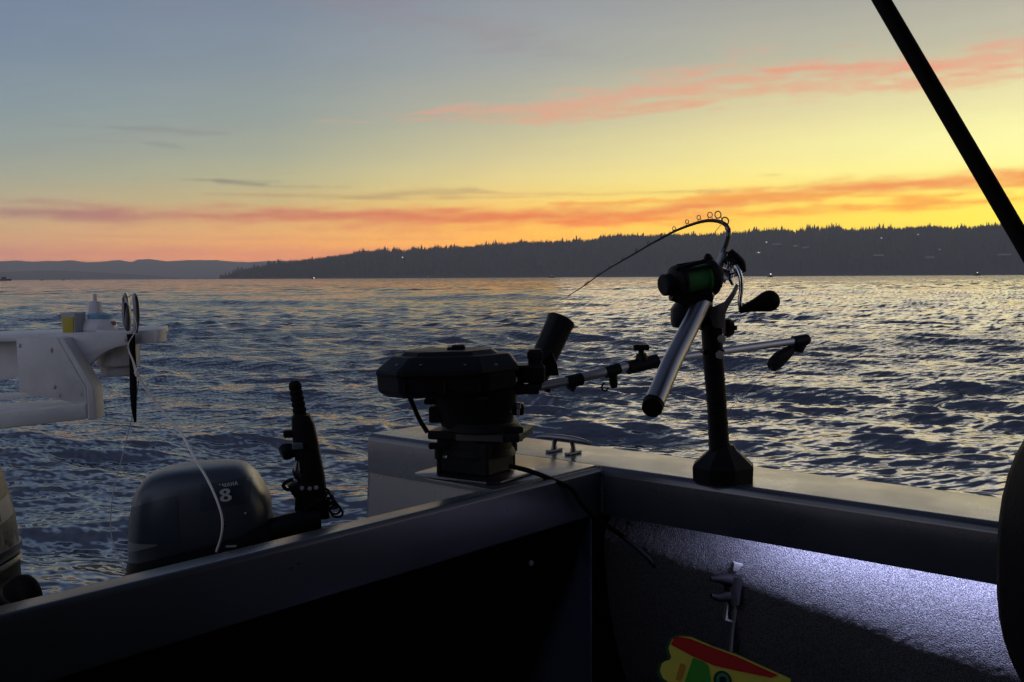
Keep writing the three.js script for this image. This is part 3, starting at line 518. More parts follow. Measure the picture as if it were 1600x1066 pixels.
// ------------------------------------------------------------------ rod holder on the gunwale
const RD = 2.49;
{
  const base = spot(1130, 754, RD); base.y = RAIL;
  const t = thing('rod_holder', 'black post rod holder on an octagonal foot standing on the right gunwale', 'rod holder', base.toArray());
  const L = (px, py, d = RD) => spot(px, py, d).sub(base), k = RD / 1600;
  const oct = (y, rx, rz) => Array.from({ length: 8 }, (_, i) => { const a = -(i + .5) / 8 * 2 * Math.PI + .2; return V(Math.cos(a) * rx, y, Math.sin(a) * rz); });
  part('foot', loft([oct(.001, .078, .066), oct(.034, .079, .067), oct(.040, .076, .064), oct(.076, .034, .034), oct(.088, .026, .026)], .3), M.black, t);
  const post = []; const prof = [[706, 1108.5, 1143], [690, 1108, 1139], [640, 1106, 1135.5], [560, 1099, 1130], [520, 1096.5, 1128.5], [486, 1098, 1126]];
  for (const [py, x0, x1] of prof) { const a = L(x0, py), b = L(x1, py), w = (x1 - x0) * k; post.push(ring(a.y, a.x, b.x, -w / 2, w / 2, 2.6, 28)); }
  part('post', loft(post, .5), M.black, t);
  for (let i = 0; i < 16; i++) { const py = 694 - i * 8.5, a = L(curve(prof.map((q) => [-q[0], q[1]]), -py), py), b = L(curve(prof.map((q) => [-q[0], q[2]]), -py), py), w = b.x - a.x; if (i % 2) continue; part('post_rib', loft([ring(a.y - .0025, a.x - .0012, b.x + .0012, -w / 2 - .0012, w / 2 + .0012, 2.6, 24), ring(a.y + .0025, a.x - .0012, b.x + .0012, -w / 2 - .0012, w / 2 + .0012, 2.6, 24)], .5), M.black, t); }
  // clamp head
  const fr = plate([[1099, 484], [1129, 471], [1140, 456], [1147, 443], [1151, 446], [1146, 460], [1135, 478], [1130, 490], [1129, 513], [1112, 511], [1108, 500]].map(([x, y]) => { const p = L(x, y); return [p.x, p.y]; }), .008, .0015); fr.translate(0, 0, L(1115, 490, RD - .03).z);
  part('side_plate', fr, M.aluDull, t);
  part('cradle', [loft([ring(L(0, 517).y, L(1054, 0).x, L(1092, 0).x, -.03, .03, 3, 28), ring(L(0, 508).y, L(1051, 0).x, L(1106, 0).x, -.04, .04, 3, 28), ring(L(0, 488).y, L(1051, 0).x, L(1116, 0).x, -.042, .042, 3, 28), ring(L(0, 476).y, L(1060, 0).x, L(1116, 0).x, -.036, .036, 3, 28), ring(L(0, 468).y, L(1070, 0).x, L(1116, 0).x, -.028, .028, 3, 28)], .7)], M.black, t);
  part('yoke', box(.040, .05, .045, L(1108, 502).x, L(1108, 502).y, -.01, .008), M.black, t);
  part('post_collar', box(.052, .012, .05, L(1113, 549).x, L(1113, 549).y, .0, .004), M.black, t);
  part('clamp_bolt', cyl(.010, .010, .012, 0, 0, 0, 8).rotateX(Math.PI / 2).translate(L(1123, 528).x, L(1123, 528).y, .036), M.aluDull, t);
  part('plate_screw', cyl(.011, .011, .006, 0, 0, 0, 6).rotateX(Math.PI / 2).rotateZ(.2).translate(L(1121, 553).x, L(1121, 553).y, .03), M.aluDull, t);
  const kn = L(1138, 512); const kg = loft([ring(-.010, -.021, .021, -.021, .021, 2.4, 12), ring(.0, -.024, .024, -.024, .024, 2.4, 12), ring(.012, -.018, .018, -.018, .018, 2.4, 12)], .4); kg.rotateZ(-Math.PI / 2); kg.translate(kn.x, kn.y, kn.z);
  part('tension_knob', [kg, box(.012, .012, .048, kn.x + .012, kn.y, kn.z, .004)], M.black, t);
}
// ------------------------------------------------------------------ the bent rod and its reel
{
  const org = spot(1110, 470, 2.46);
  const t = thing('fishing_rod', 'bent fishing rod with a black reel and aluminium butt, resting in the post rod holder', 'fishing rod', org.toArray());
  const L = (px, py, d) => spot(px, py, d).sub(org);
  part('butt', sweep([L(1021, 632, 2.20), L(1048, 570, 2.29), L(1080, 507, 2.40), L(1104, 458, 2.46)], [.0222, .0222, .0215, .021], 24), M.alu, t);
  part('butt_cap', sweep([L(1019, 638, 2.185), L(1021.5, 630, 2.205)], [.0225, .0235], 24), M.blackMatt, t);
  part('foregrip', sweep([L(1108, 452, 2.47), L(1121, 424, 2.50), L(1130, 398, 2.52)], [.012, .0115, .0095], 16, 12), M.aluDull, t);
  const path = [[1130, 398, 2.52], [1134, 385, 2.53], [1138, 371, 2.54], [1138.5, 360, 2.55], [1134, 351.5, 2.56], [1125, 346.5, 2.57], [1110, 344.6, 2.58], [1094, 347, 2.59], [1075, 353, 2.60], [1053.5, 361.8, 2.61], [1034.7, 371.8, 2.62], [1013, 383.6, 2.63], [994.4, 394.7, 2.64], [973, 407, 2.65], [951.4, 419.7, 2.66], [932.6, 432, 2.67], [913.8, 445.8, 2.68], [887, 463, 2.70]];
  const rad = [.0075, .0068, .0062, .0058, .0054, .005, .0045, .004, .0036, .0032, .0028, .0025, .0022, .002, .0018, .0016, .0014, .0012];
  part('blank', sweep(path.map((p) => L(...p)), rad, 10, 90), std('rod_blank', .035, .03, .028, { roughness: .28 }), t);
  for (const [i, f] of [[0, 1.5], [2, 1.35], [3, 1.3]]) { const a = L(...path[i]), b = L(...path[i + 1]); part('thread_wrap', sweep([a, a.clone().lerp(b, .5)], rad[i] * f * .86, 12), M.steel, t); }
  for (const [cx, cy, r, k] of [[1133, 346, 6.4, 4], [1122, 335.6, 5.4, 5], [1109.5, 335.8, 4.2, 6], [1092, 339.8, 3.2, 7], [1073.7, 346.4, 2.9, 8], [1053.5, 357, 2.7, 9], [1034, 367.4, 2.4, 10], [1013.6, 379.4, 2.1, 11], [994, 391, 1.9, 12], [973, 404.4, 1.7, 13], [953, 416.6, 1.6, 14], [936, 428, 1.5, 15], [919.7, 440.6, 1.4, 16]]) {
    const d = path[k][2], s = d / 1600, c = L(cx, cy, d), rr = r * s, g = part('guide', new THREE.TorusGeometry(rr, Math.max(.0011, rr * .17), 8, 24).rotateY(.35).translate(c.x, c.y, c.z), M.steel, t);
    const q = L(path[k][0], path[k][1], d), dir = q.clone().sub(c); if (dir.length() > rr) { const nd = dir.clone().normalize(); const side = V(-nd.y, nd.x, 0).multiplyScalar(rr * .7); part('guide_frame', [sweep([c.clone().addScaledVector(nd, rr * .8).add(side), q.clone().addScaledVector(side, 1.2)], Math.max(.0008, rr * .12), 6), sweep([c.clone().addScaledVector(nd, rr * .8).sub(side), q.clone().addScaledVector(side, -1.2)], Math.max(.0008, rr * .12), 6)], M.steel, g); }
  }
  part('line', sweep([L(1077, 413, 2.46), L(1100, 384, 2.51), L(1122, 357, 2.55), L(1131, 346, 2.56)], .0008, 5), M.mono, t);
  // reel: spool between two side plates on an axle that runs from lower left to upper right
  const A = L(1036, 446, 2.42), Bq = L(1150, 426, 2.50), ax = Bq.clone().sub(A).normalize(), len = A.distanceTo(Bq), Q = new THREE.Quaternion().setFromUnitVectors(V(0, 1, 0), ax);
  const on = (g, f) => { g.applyQuaternion(Q); g.translate(A.x + ax.x * len * f, A.y + ax.y * len * f, A.z + ax.z * len * f); return g; };
  const reel = part('reel', [on(lathe([[0, -.006], [.040, -.006], [.046, -.001], [.047, .006], [.044, .013], [0, .013]], 36), .60), on(lathe([[0, -.012], [.030, -.012], [.041, -.006], [.043, .001], [.040, .008], [0, .008]], 36), .20),
    on(lathe([[0, -.012], [.022, -.012], [.026, -.008], [.027, .010], [0, .010]], 28), .05), on(lathe([[0, 0], [.034, 0], [.028, .012], [.016, .020], [0, .020]], 28), .68)], M.black, t, 'black multiplier reel wound with green line');
  // frame bars across the plates
  const bars = []; for (const a of [1.95, 2.6, 3.5, 4.4, 5.3]) { const o = V(Math.cos(a) * .041, 0, Math.sin(a) * .041), o2 = o.clone(); o.y = len * .20; o2.y = len * .60; const g = sweep([o, o2], .0045, 8); g.applyQuaternion(Q); g.translate(A.x, A.y, A.z); bars.push(g); }
  { const p0 = L(1056, 421, 2.41), p1 = L(1102, 408, 2.44); bars.push(sweep([p0, p1], .0055, 8)); const p2 = L(1050, 459, 2.42), p3 = L(1110, 462, 2.44); bars.push(sweep([p2, p2.clone().lerp(p3, .5).add(V(0, -.014, 0)), p3], .017, 10)); }
  part('reel_frame', bars, M.black, reel);
  part('spool', on(lathe([[0, 0], [.037, 0], [.037, .003], [.032, .004], [.032, len * .34], [.037, len * .35], [.037, len * .37], [0, len * .37]], 32), .22), std('green_line', .05, .30, .06, { roughness: .55, bumpMap: fine, bumpScale: .0006 }), reel);
  part('reel_foot', [sweep([L(1082, 470, 2.44), L(1106, 450, 2.46)], [.016, .013], 10), box(.05, .012, .02, L(1112, 446, 2.46).x, L(1112, 446, 2.46).y, L(1112, 446, 2.46).z, .004)], M.black, reel);
  part('line_guard', [sweep([L(1102, 411, 2.46), L(1106, 400, 2.46), L(1112, 406, 2.47)], [.006, .007, .006], 8, 10)], M.black, reel);
  part('rod_clamp', [sweep([L(1140, 392, 2.51), L(1148, 402, 2.51), L(1158, 412, 2.51), L(1162, 424, 2.50)], [.008, .013, .012, .007], 10, 14), sweep([L(1134, 404, 2.50), L(1146, 414, 2.49)], [.010, .013], 10)], M.black, reel);
  part('drag_star', [on(lathe([[0, 0], [.013, 0], [.015, .004], [.013, .012], [0, .012]], 20), .86), ...[0, 1, 2, 3, 4].map((i) => { const a = i / 5 * 6.283, g = sweep([V(Math.cos(a) * .010, .006, Math.sin(a) * .010), V(Math.cos(a) * .030, .008, Math.sin(a) * .030)], [.005, .0035], 8); return on(g, .86); })], M.chrome, reel);
  part('axle_nut', on(lathe([[0, 0], [.009, 0], [.010, .003], [.009, .022], [.005, .025], [0, .025]], 14), .95), M.chrome, reel);
  const hd = part('handle', sweep([L(1150, 416, 2.47), L(1154, 424, 2.46), L(1158, 437, 2.45), L(1158, 455, 2.45), L(1156, 472, 2.45), L(1158.5, 484, 2.45)], [.0055, .0062, .0058, .0052, .0052, .0055], 10, 24), M.chrome, reel);
  { const a = L(1158, 484, 2.45), b = L(1200, 471, 2.46), q = new THREE.Quaternion().setFromUnitVectors(V(0, 1, 0), b.clone().sub(a).normalize()), l = a.distanceTo(b), kg = lathe([[0, -.004], [.007, -.004], [.009, 0], [.0115, l * .25], [.0165, l * .55], [.0235, l * .85], [.0258, l * 1.02], [.0250, l * 1.15], [.0215, l * 1.27], [.014, l * 1.36], [0, l * 1.39]], 24, 1.2); kg.applyQuaternion(q); kg.translate(a.x, a.y, a.z); part("handle_knob", kg, M.blackMatt, reel); }
}

// ------------------------------------------------------------------ bait table behind the stern, with what stands in it
const TD = 2.2;
{
  const base = spot(120, 600, TD);
  const t = thing('bait_table', 'white plastic bait table with a cup holder and a tray at the left edge', 'bait table', base.toArray());
  const L = (px, py, d = TD) => spot(px, py, d).sub(base), XY = (list, d = TD) => list.map(([x, y]) => { const p = L(x, y, d); return [p.x, p.y]; });
  const ccw = (l) => { let a = 0; for (let i = 0; i < l.length; i++) { const [x, y] = l[i], [u, v] = l[(i + 1) % l.length]; a += x * v - u * y; } return a < 0 ? l.slice().reverse() : l; };
  const slab = (list, d, thick, bev = .003) => plate(ccw(XY(list, d)), thick, bev).translate(0, 0, TD - d);
  // ledge: a board on edge, cut away below in a quarter round, with the flat shelf behind it
  const cut = [[132, 588], [136, 577], [143, 567], [153, 558], [165, 550], [180, 543.5], [196, 539.5]];
  part('ledge', [slab([[96, 524], [246, 515.5], [248, 534.5], ...cut.slice().reverse(), [110, 592], [96, 560]], TD, .018)], M.white, t);
  part('ledge_end', [slab([[240, 515.2], [247.5, 515.6], [249, 535], [241, 536]], TD - .008, .05, .003)], M.white, t);
  { const y = L(0, 527).y; const a = L(-90, 520, TD + .02), b = L(240, 518, TD + .02);
    const s = plate([[a.x, 0], [b.x, 0], [b.x, .10], [b.x - .04, .14], [L(196, 0).x, .14], [L(196, 0).x - .02, .26], [a.x, .26]], .014, .003); s.rotateX(-Math.PI / 2); s.rotateZ(.03); s.translate(0, L(130, 522).y + .002, -.012); part('shelf', s, M.white, t); }
  const cx = L(168, 0, TD + .08).x, cz = -.075, cy = L(0, 548).y;
  part('cup_holder', lathe([[.043, -.040], [.0455, -.037], [.0465, .04], [.0435, .042], [.042, -.034], [.0, -.036]], 36).translate(cx, cy, cz), M.white, t);
  part('cup_base', lathe([[0, -.062], [.034, -.062], [.0365, -.059], [.037, -.036], [0, -.036]], 32).translate(cx, cy, cz), M.white, t);
  // out of the frame it stands on two struts from the stern
  for (const [zz, px] of [[2.1, -110], [2.35, -145]]) { const f = boatToWorld(-.04, RAIL, zz).sub(base), q = L(px, 640, TD + .03); part('support_strut', sweep([f, f.clone().lerp(q, .5).add(V(0, .10, 0)), q], .014, 12, 16), M.alu, t); }
  // slanting side bracket and tray
  part('bracket', slab([[24, 526], [88, 527], [134, 606], [135, 634], [28, 612]], TD - .03, .016), M.white, t);
  part('bracket_edge', [(() => { const e = [[88, 527], [99, 528.5], [146, 605], [150, 655], [136, 657], [134, 606]]; return slab(e, TD - .042, .05, .004); })()], M.white, t);
  part('back_panel', slab([[-160, 526], [30, 526], [30, 588], [-20, 600], [-160, 620]], TD + .05, .014), M.white, t);
  { const y0 = L(60, 642).y; const s = plate([[L(-120, 0).x, -.02], [L(128, 0).x, -.02], [L(96, 0).x, .12], [L(-120, 0).x, .12]], .016, .003); s.rotateX(-Math.PI / 2); s.rotateZ(.05); s.translate(0, y0 + .012, -.02); part('tray', s, M.white, t);
    part('tray_front', slab([[-160, 662], [134, 630], [135, 655], [-160, 690]], TD - .04, .016, .004), M.white, t);
    part('tray_back', slab([[-160, 622], [74, 611], [75, 619], [-160, 640]], TD + .03, .014, .003), M.white, t); }
  for (const [x, y, r] of [[30.5, 540, .003], [80, 547, .0034], [85, 605, .0034], [93, 618, .0024], [127, 616, .0026]]) { const p = L(x, y, TD - .03); const g = new THREE.SphereGeometry(r, 10, 6); g.scale(.8, 1.6, .4); g.translate(p.x, p.y, p.z + .001); part('screw', g, M.aluDull, t); }
  { const p = L(197, 529.5); const g = new THREE.SphereGeometry(.0062, 14, 8); g.scale(1, 1, .5); g.translate(p.x, p.y, p.z + .0005); part('screw', g, M.aluDull, t); }
}
{ // bottle
  const base = spot(155, 519, TD + .08);
  const t = thing('squeeze_bottle', 'white squeeze bottle with a pale blue collar and nozzle cap, on the bait table', 'bottle', base.toArray());
  part('body', lathe([[0, 0], [.036, 0], [.039, .004], [.0385, .014], [.034, .024], [.024, .031], [.0195, .033], [0, .033]], 36, 1), std('bottle_plastic', .68, .70, .73, { roughness: .42 }), t);
  part('collar', lathe([[.016, .030], [.026, .031], [.0275, .035], [.0265, .040], [.016, .043]], 28).rotateZ(-.05), std('pale_blue_plastic', .20, .42, .62, { roughness: .4 }), t);
  part('cap', lathe([[0, .038], [.0155, .038], [.0155, .066], [.0145, .068], [.0055, .068], [.0045, .072], [.0042, .083], [.0032, .085], [0, .085]], 24).translate(-.008, 0, 0), M.white, t);
  const tab = box(.012, .009, .004, .036, .020, .012, .002); part('tab', tab, std('red_brown_print', .20, .08, .06), t);
}
{ // carton
  const base = spot(115, 521, TD + .05);
  const t = thing('small_carton', 'small open carton with a yellow front, beside the bottle on the bait table', 'carton', base.toArray(), -.38);
  const ringC = (y, w, d) => [V(-w, y, -d), V(-w, y, d), V(w, y, d), V(w, y, -d)];
  part('sleeve', loft([ringC(0, .017, .014), ringC(.046, .0195, .016)], .3, [true, true]), std('grey_card', .40, .42, .44, { roughness: .75 }), t);
  const f = plate([[-.0145, .002], [.0145, .002], [.0165, .036], [-.0165, .036]], .0012, .0003); f.rotateX(.04); f.translate(0, 0, .0158); part('yellow_front', f, std('yellow_print', .42, .34, .03, { roughness: .6, map: null, bumpMap: smear, bumpScale: .0004 }), t);
}
{ // pliers hanging through the ledge
  const d = TD - .015, base = spot(205, 530, d);
  const t = thing('pliers', 'dark grey pliers hung handles up through the end of the bait table', 'pliers', base.toArray());
  const L = (px, py, e = d) => spot(px, py, e).sub(base);
  const flat = (pts, r) => { const g = sweep(pts.map(([x, y]) => L(x, y)), r, 12, 24); const c = L(pts[0][0], pts[0][1]); g.translate(0, 0, -c.z); g.scale(1, 1, .55); g.translate(0, 0, c.z); return g; };
  const tor = (() => { const s = [[193, 458], [189.5, 466], [189, 490], [191, 508], [197, 518], [202, 517], [203, 500], [201, 480], [199, 464], [196, 457]].map(([x, y]) => { const p = L(x, y); return [p.x, p.y]; }); const h = [[194.5, 464], [192.8, 468], [193.6, 472], [196.5, 472], [197.4, 467]].map(([x, y]) => { const p = L(x, y); return [p.x, p.y]; }); return plate(s, .010, .002, [h]); })();
  part('handle', tor, M.steel, t);
  part('handle', flat([[208.5, 459], [210.5, 465], [212.5, 480], [213, 500], [210.5, 520]], [.0035, .0062, .0070, .0066, .006]), M.steel, t);
  part('jaw', flat([[204, 522], [206, 545], [207.5, 580], [208, 610], [209, 640], [211, 660]], [.0095, .0072, .0078, .0080, .0058, .0028]), M.blackMatt, t);
  part('spring_bar', sweep([L(193, 464), L(203, 464)], .0013, 6), M.steel, t);
  part('pivot', cyl(.0042, .0042, .016, 0, 0, 0, 12).rotateX(Math.PI / 2).translate(L(211, 581).x, L(211, 581).y, .002), M.blackMatt, t);
}
{ // cords
  const base = spot(214, 585, TD - .03);
  const t = thing('white_cord', 'white cord running from the pliers down over the grey motor cover', 'cord', base.toArray());
  const L = (px, py, d) => spot(px, py, d).sub(base);
  part('strand', sweep([L(194, 465, TD - .03), L(204, 484, TD - .03), L(213, 512, TD - .035), L(200, 540, TD - .03), L(208, 566, TD - .03), L(214, 585, TD - .03), L(247, 634, 2.17), L(281, 675, 2.14), L(305, 718, 2.08), L(325, 752, 2.05), L(340, 786, 2.03), L(347, 813, 2.02), L(345.5, 837, 2.02), L(338, 862, 2.04)], [.0009, .0009, .0009, .0012, .0022, .0032, .0032, .0031, .0028, .0026, .0024, .0024, .0024, .0024], 7, 130), M.cord, t);
  part('knot', sweep([L(212, 581, TD - .03), L(215, 588, TD - .03)], [.005, .0045], 8), M.cord, t);
  const u = thing('thin_lanyard', 'thin pale line hanging from the pliers down to the water beside the motor', 'line', spot(190, 720, TD).toArray());
  const K = (px, py, d) => spot(px, py, d).sub(u.position);
  part('strand', sweep([K(217, 545, TD - .02), K(218, 575, TD - .02), K(214, 612, TD), K(208, 645, TD), K(202, 668, TD), K(190, 716, 2.18), K(178, 762, 2.12), K(172.5, 806, 2.05), K(175, 843, 1.98), K(186, 874, 1.9), K(197, 896, 1.85)], .0011, 6, 90), M.mono, u);
}
// ------------------------------------------------------------------ small outboard on the stern
{
  const D = 2.22, base = spot(316, 862, D), S = D / 1600;
  const t = thing('small_outboard_motor', 'blue grey outboard motor marked with an 8, tiller raised, behind the stern rail', 'outboard motor', base.toArray(), .16);
  const X = (px) => (px - 316) * S, Y = (py) => (862 - py) * S;
  const rr = [[838, 208.5, 424, .110], [830, 208.5, 424.5, .112], [815, 209, 424, .113], [798, 210.5, 421.5, .113], [780, 212.5, 416, .112], [762, 216.5, 408.5, .109], [748, 223, 402, .103], [738, 231, 395.5, .096], [731, 241, 389, .086], [726, 256, 381, .074], [723, 276, 371, .058], [721.3, 302, 355, .036]];
  const lean = (py) => lerp(.05, .24, clamp((py - 735) / 100));
  const body = loft(rr.map(([py, a, b, w]) => ring(Y(py), X(a), X(b), -w, w, py > 745 ? 3.4 : 2.8, 64, lean(py))), 1.3);
  part('cowl', body, M.cowl, t);
  // lower pan: a dark tray that rises to the front and carries the steering arm
  part('lower_pan', [loft([ring(Y(892), X(212), X(426), -.10, .10, 3, 48, .24), ring(Y(876), X(203), X(434), -.114, .114, 3.2, 48, .25), ring(Y(852), X(203), X(432), -.119, .119, 3.2, 48, .25), ring(Y(838), X(207), X(426), -.114, .114, 3.2, 48, .245)], .8)], M.black, t);
  part('steering_arm', [sweep([V(X(405), Y(838), .03), V(X(455), Y(822), .03), V(X(500), Y(818), .02)], [.034, .030, .026], 10, 10), box(.10, .035, .06, X(440), Y(830), .02, .008)], M.black, t);
  part('pan_latch', box(.022, .004, .006, X(370), Y(834), .118, .001), M.aluDull, t);
  part('pan_latch', box(.018, .012, .01, X(252), Y(874), .116, .003), M.aluDull, t);
  // graphics
  const at = (px, py) => { let z = .113; for (let i = 1; i < rr.length; i++) if (py <= rr[i - 1][0] && py >= rr[i][0]) z = lerp(rr[i - 1][3], rr[i][3], (rr[i - 1][0] - py) / (rr[i - 1][0] - rr[i][0])); return z; };
  // a thin print that follows the cover's side
  const skin = (x0, x1, y0, y1, lift, fn) => { const n = 14, m = 8, pos = [], idx = []; for (let i = 0; i <= n; i++) for (let j = 0; j <= m; j++) { const u = i / n, v = j / m; let [px, py] = fn ? fn(u, v) : [lerp(x0, x1, u), lerp(y0, y1, v)]; const tilt = lean(py); const ra = curve(rr.map((q) => [-q[0], q[1]]), -py), rb = curve(rr.map((q) => [-q[0], q[2]]), -py); const c = (ra + rb) / 2, f = clamp(Math.abs(px - c) / ((rb - ra) / 2), 0, .999); const z = at(px, py) * Math.pow(1 - Math.pow(f, 3.4), 1 / 3.4); pos.push(X(px), Y(py) + (px - c) * S * tilt, z + lift); } for (let i = 0; i < n; i++) for (let j = 0; j < m; j++) { const p = i * (m + 1) + j, q = p + m + 1; idx.push(p, p + 1, q, p + 1, q + 1, q); } const g = new THREE.BufferGeometry(); g.setAttribute('position', new THREE.Float32BufferAttribute(pos, 3)); g.setAttribute('uv', new THREE.Float32BufferAttribute(new Float32Array(pos.length / 3 * 2), 2)); g.setIndex(idx); g.computeVertexNormals(); return g; };
  part('badge_panel', skin(326, 398, 741, 782, .0012), M.cowlDark, t);
  part('side_panel', skin(214, 293, 758, 846, .0011, (u, v) => [lerp(214 + v * 1, 293 + v * 1, u), lerp(768 - 14 * Math.sin(u * 1.5), 818, v)]), std('smoke_panel', .040, .058, .085, { roughness: .36 }), t);
  part('side_flash', skin(0, 0, 0, 0, .0024, (u, v) => [lerp(212, 262, u), lerp(808, 822, v) + (v - .5) * -12 * u + 2 * u]), std('pale_graphic', .22, .24, .27, { roughness: .5 }), t);
  // lettering of its maker and size
  const font = await new FontLoader().loadAsync('fonts/droid/droid_sans_bold.typeface.json');
  const word = (text, size, px, py, sx) => { const g = new TextGeometry(text, { font, size, depth: .0008, curveSegments: 6 }); g.computeBoundingBox(); const b = g.boundingBox; g.translate(-(b.min.x + b.max.x) / 2, -(b.min.y + b.max.y) / 2, 0); g.scale(sx, 1, 1); g.rotateX(-.12); g.rotateZ(.14); const c = skin(px - .5, px + .5, py - .5, py + .5, .0026).attributes.position; g.translate(c.getX(4), c.getY(4), c.getZ(4)); return g; };
  part('maker_name', word('YAMAHA', .0082, 364, 746, 1.0), M.decal, t);
  part('size_number', word('8', .0265, 363, 762, 1.35), M.decal, t);
  for (const [px, py] of [[360, 804], [360, 812], [391, 800]]) { const c = skin(px - .5, px + .5, py - .5, py + .5, 0).attributes.position, g = new THREE.SphereGeometry(.003, 8, 6); g.translate(c.getX(4), c.getY(4), c.getZ(4)); part('rivet', g, px > 380 ? M.aluDull : M.black, t); }
  // tiller handle folded upright: grip, tapered housing, buttons, lanyard and wiring
  const dz = -.03, H = (px, py, z = dz) => V(X(px), Y(py), z);
  const tiller = part('tiller_housing', loft([[820, 458, 516], [790, 460, 512], [755, 464, 509], [720, 461, 503], [690, 458, 498], [665, 457, 493], [655, 457, 488], [650, 459, 486]].map(([py, a, b]) => ring(Y(py), X(a), X(b), dz - .026, dz + .026, 4, 28)), .6), M.black, t);
  const gp = []; const gr = []; for (let i = 0; i <= 26; i++) { const f = i / 26; gp.push(H(lerp(473, 463.5, f), lerp(664, 603, f))); gr.push((i % 4 === 3 ? .0125 : .0150) * lerp(1.08, .96, f)); } gp.push(H(462.8, 598), H(462.4, 595)); gr.push(.0125, .007);
  part('grip', sweep(gp, gr, 20), M.blackMatt, tiller);
  part('switch', box(.022, .017, .022, X(452), Y(680), dz + .01, .004), M.black, tiller);
  part('stop_knob', [sweep([H(466, 706, dz + .01), H(452, 708, dz + .012), H(445, 709, dz + .014), H(440, 711, dz + .016)], [.013, .019, .0195, .015], 16)], M.black, tiller);
  part('lanyard_clip', box(.024, .015, .012, X(467), Y(698), dz + .031, .003), std('blue_grey_clip', .10, .13, .17, { roughness: .35 }), tiller);
  part('shift_lever', sweep([H(466, 724, dz + .02), H(464, 738, dz + .024), H(468, 750, dz + .02), H(474, 742, dz + .02)], [.006, .010, .008, .005], 10, 12), M.steel, tiller);
  part('tiller_hinge', [loft([[800, 468, 505], [788, 462, 505], [772, 452, 506], [764, 449, 507], [757, 462, 507]].map(([py, a, b]) => ring(Y(py), X(a), X(b), dz - .03, dz + .032, 4, 24)), .5), sweep([H(458, 756), H(446, 760), H(442, 766), H(447, 772), H(456, 772)], .0042, 8, 20)], M.black, tiller);
  for (const [px, py] of [[473, 766], [485, 767], [495, 766]]) part('bolt', cyl(.005, .005, .006, 0, 0, 0, 8).rotateX(Math.PI / 2).translate(X(px), Y(py), dz + .034), M.aluDull, tiller);
  const coil = []; for (let i = 0; i <= 150; i++) { const f = i / 150, a = f * 6.5 * 2 * Math.PI; coil.push(H(lerp(506, 528, Math.pow(f, .8)) + Math.cos(a) * (6 + 4 * f), lerp(774, 812, f) + Math.sin(a) * 6.5 * (.7 + .4 * Math.sin(f * 9)), dz + .02 + Math.sin(a + .9) * .010)); }
  part('coiled_lanyard', sweep(coil, .0027, 6), M.black, t);
  for (const [a, b, c] of [[[500, 786], [470, 806], [425, 836]], [[496, 792], [462, 815], [430, 842]], [[507, 782], [478, 798], [448, 824]]]) part('control_cable', sweep([H(...a, .01), H(...b, .03), H(...c, .04)], .0036, 8, 20), M.blackMatt, t);
}
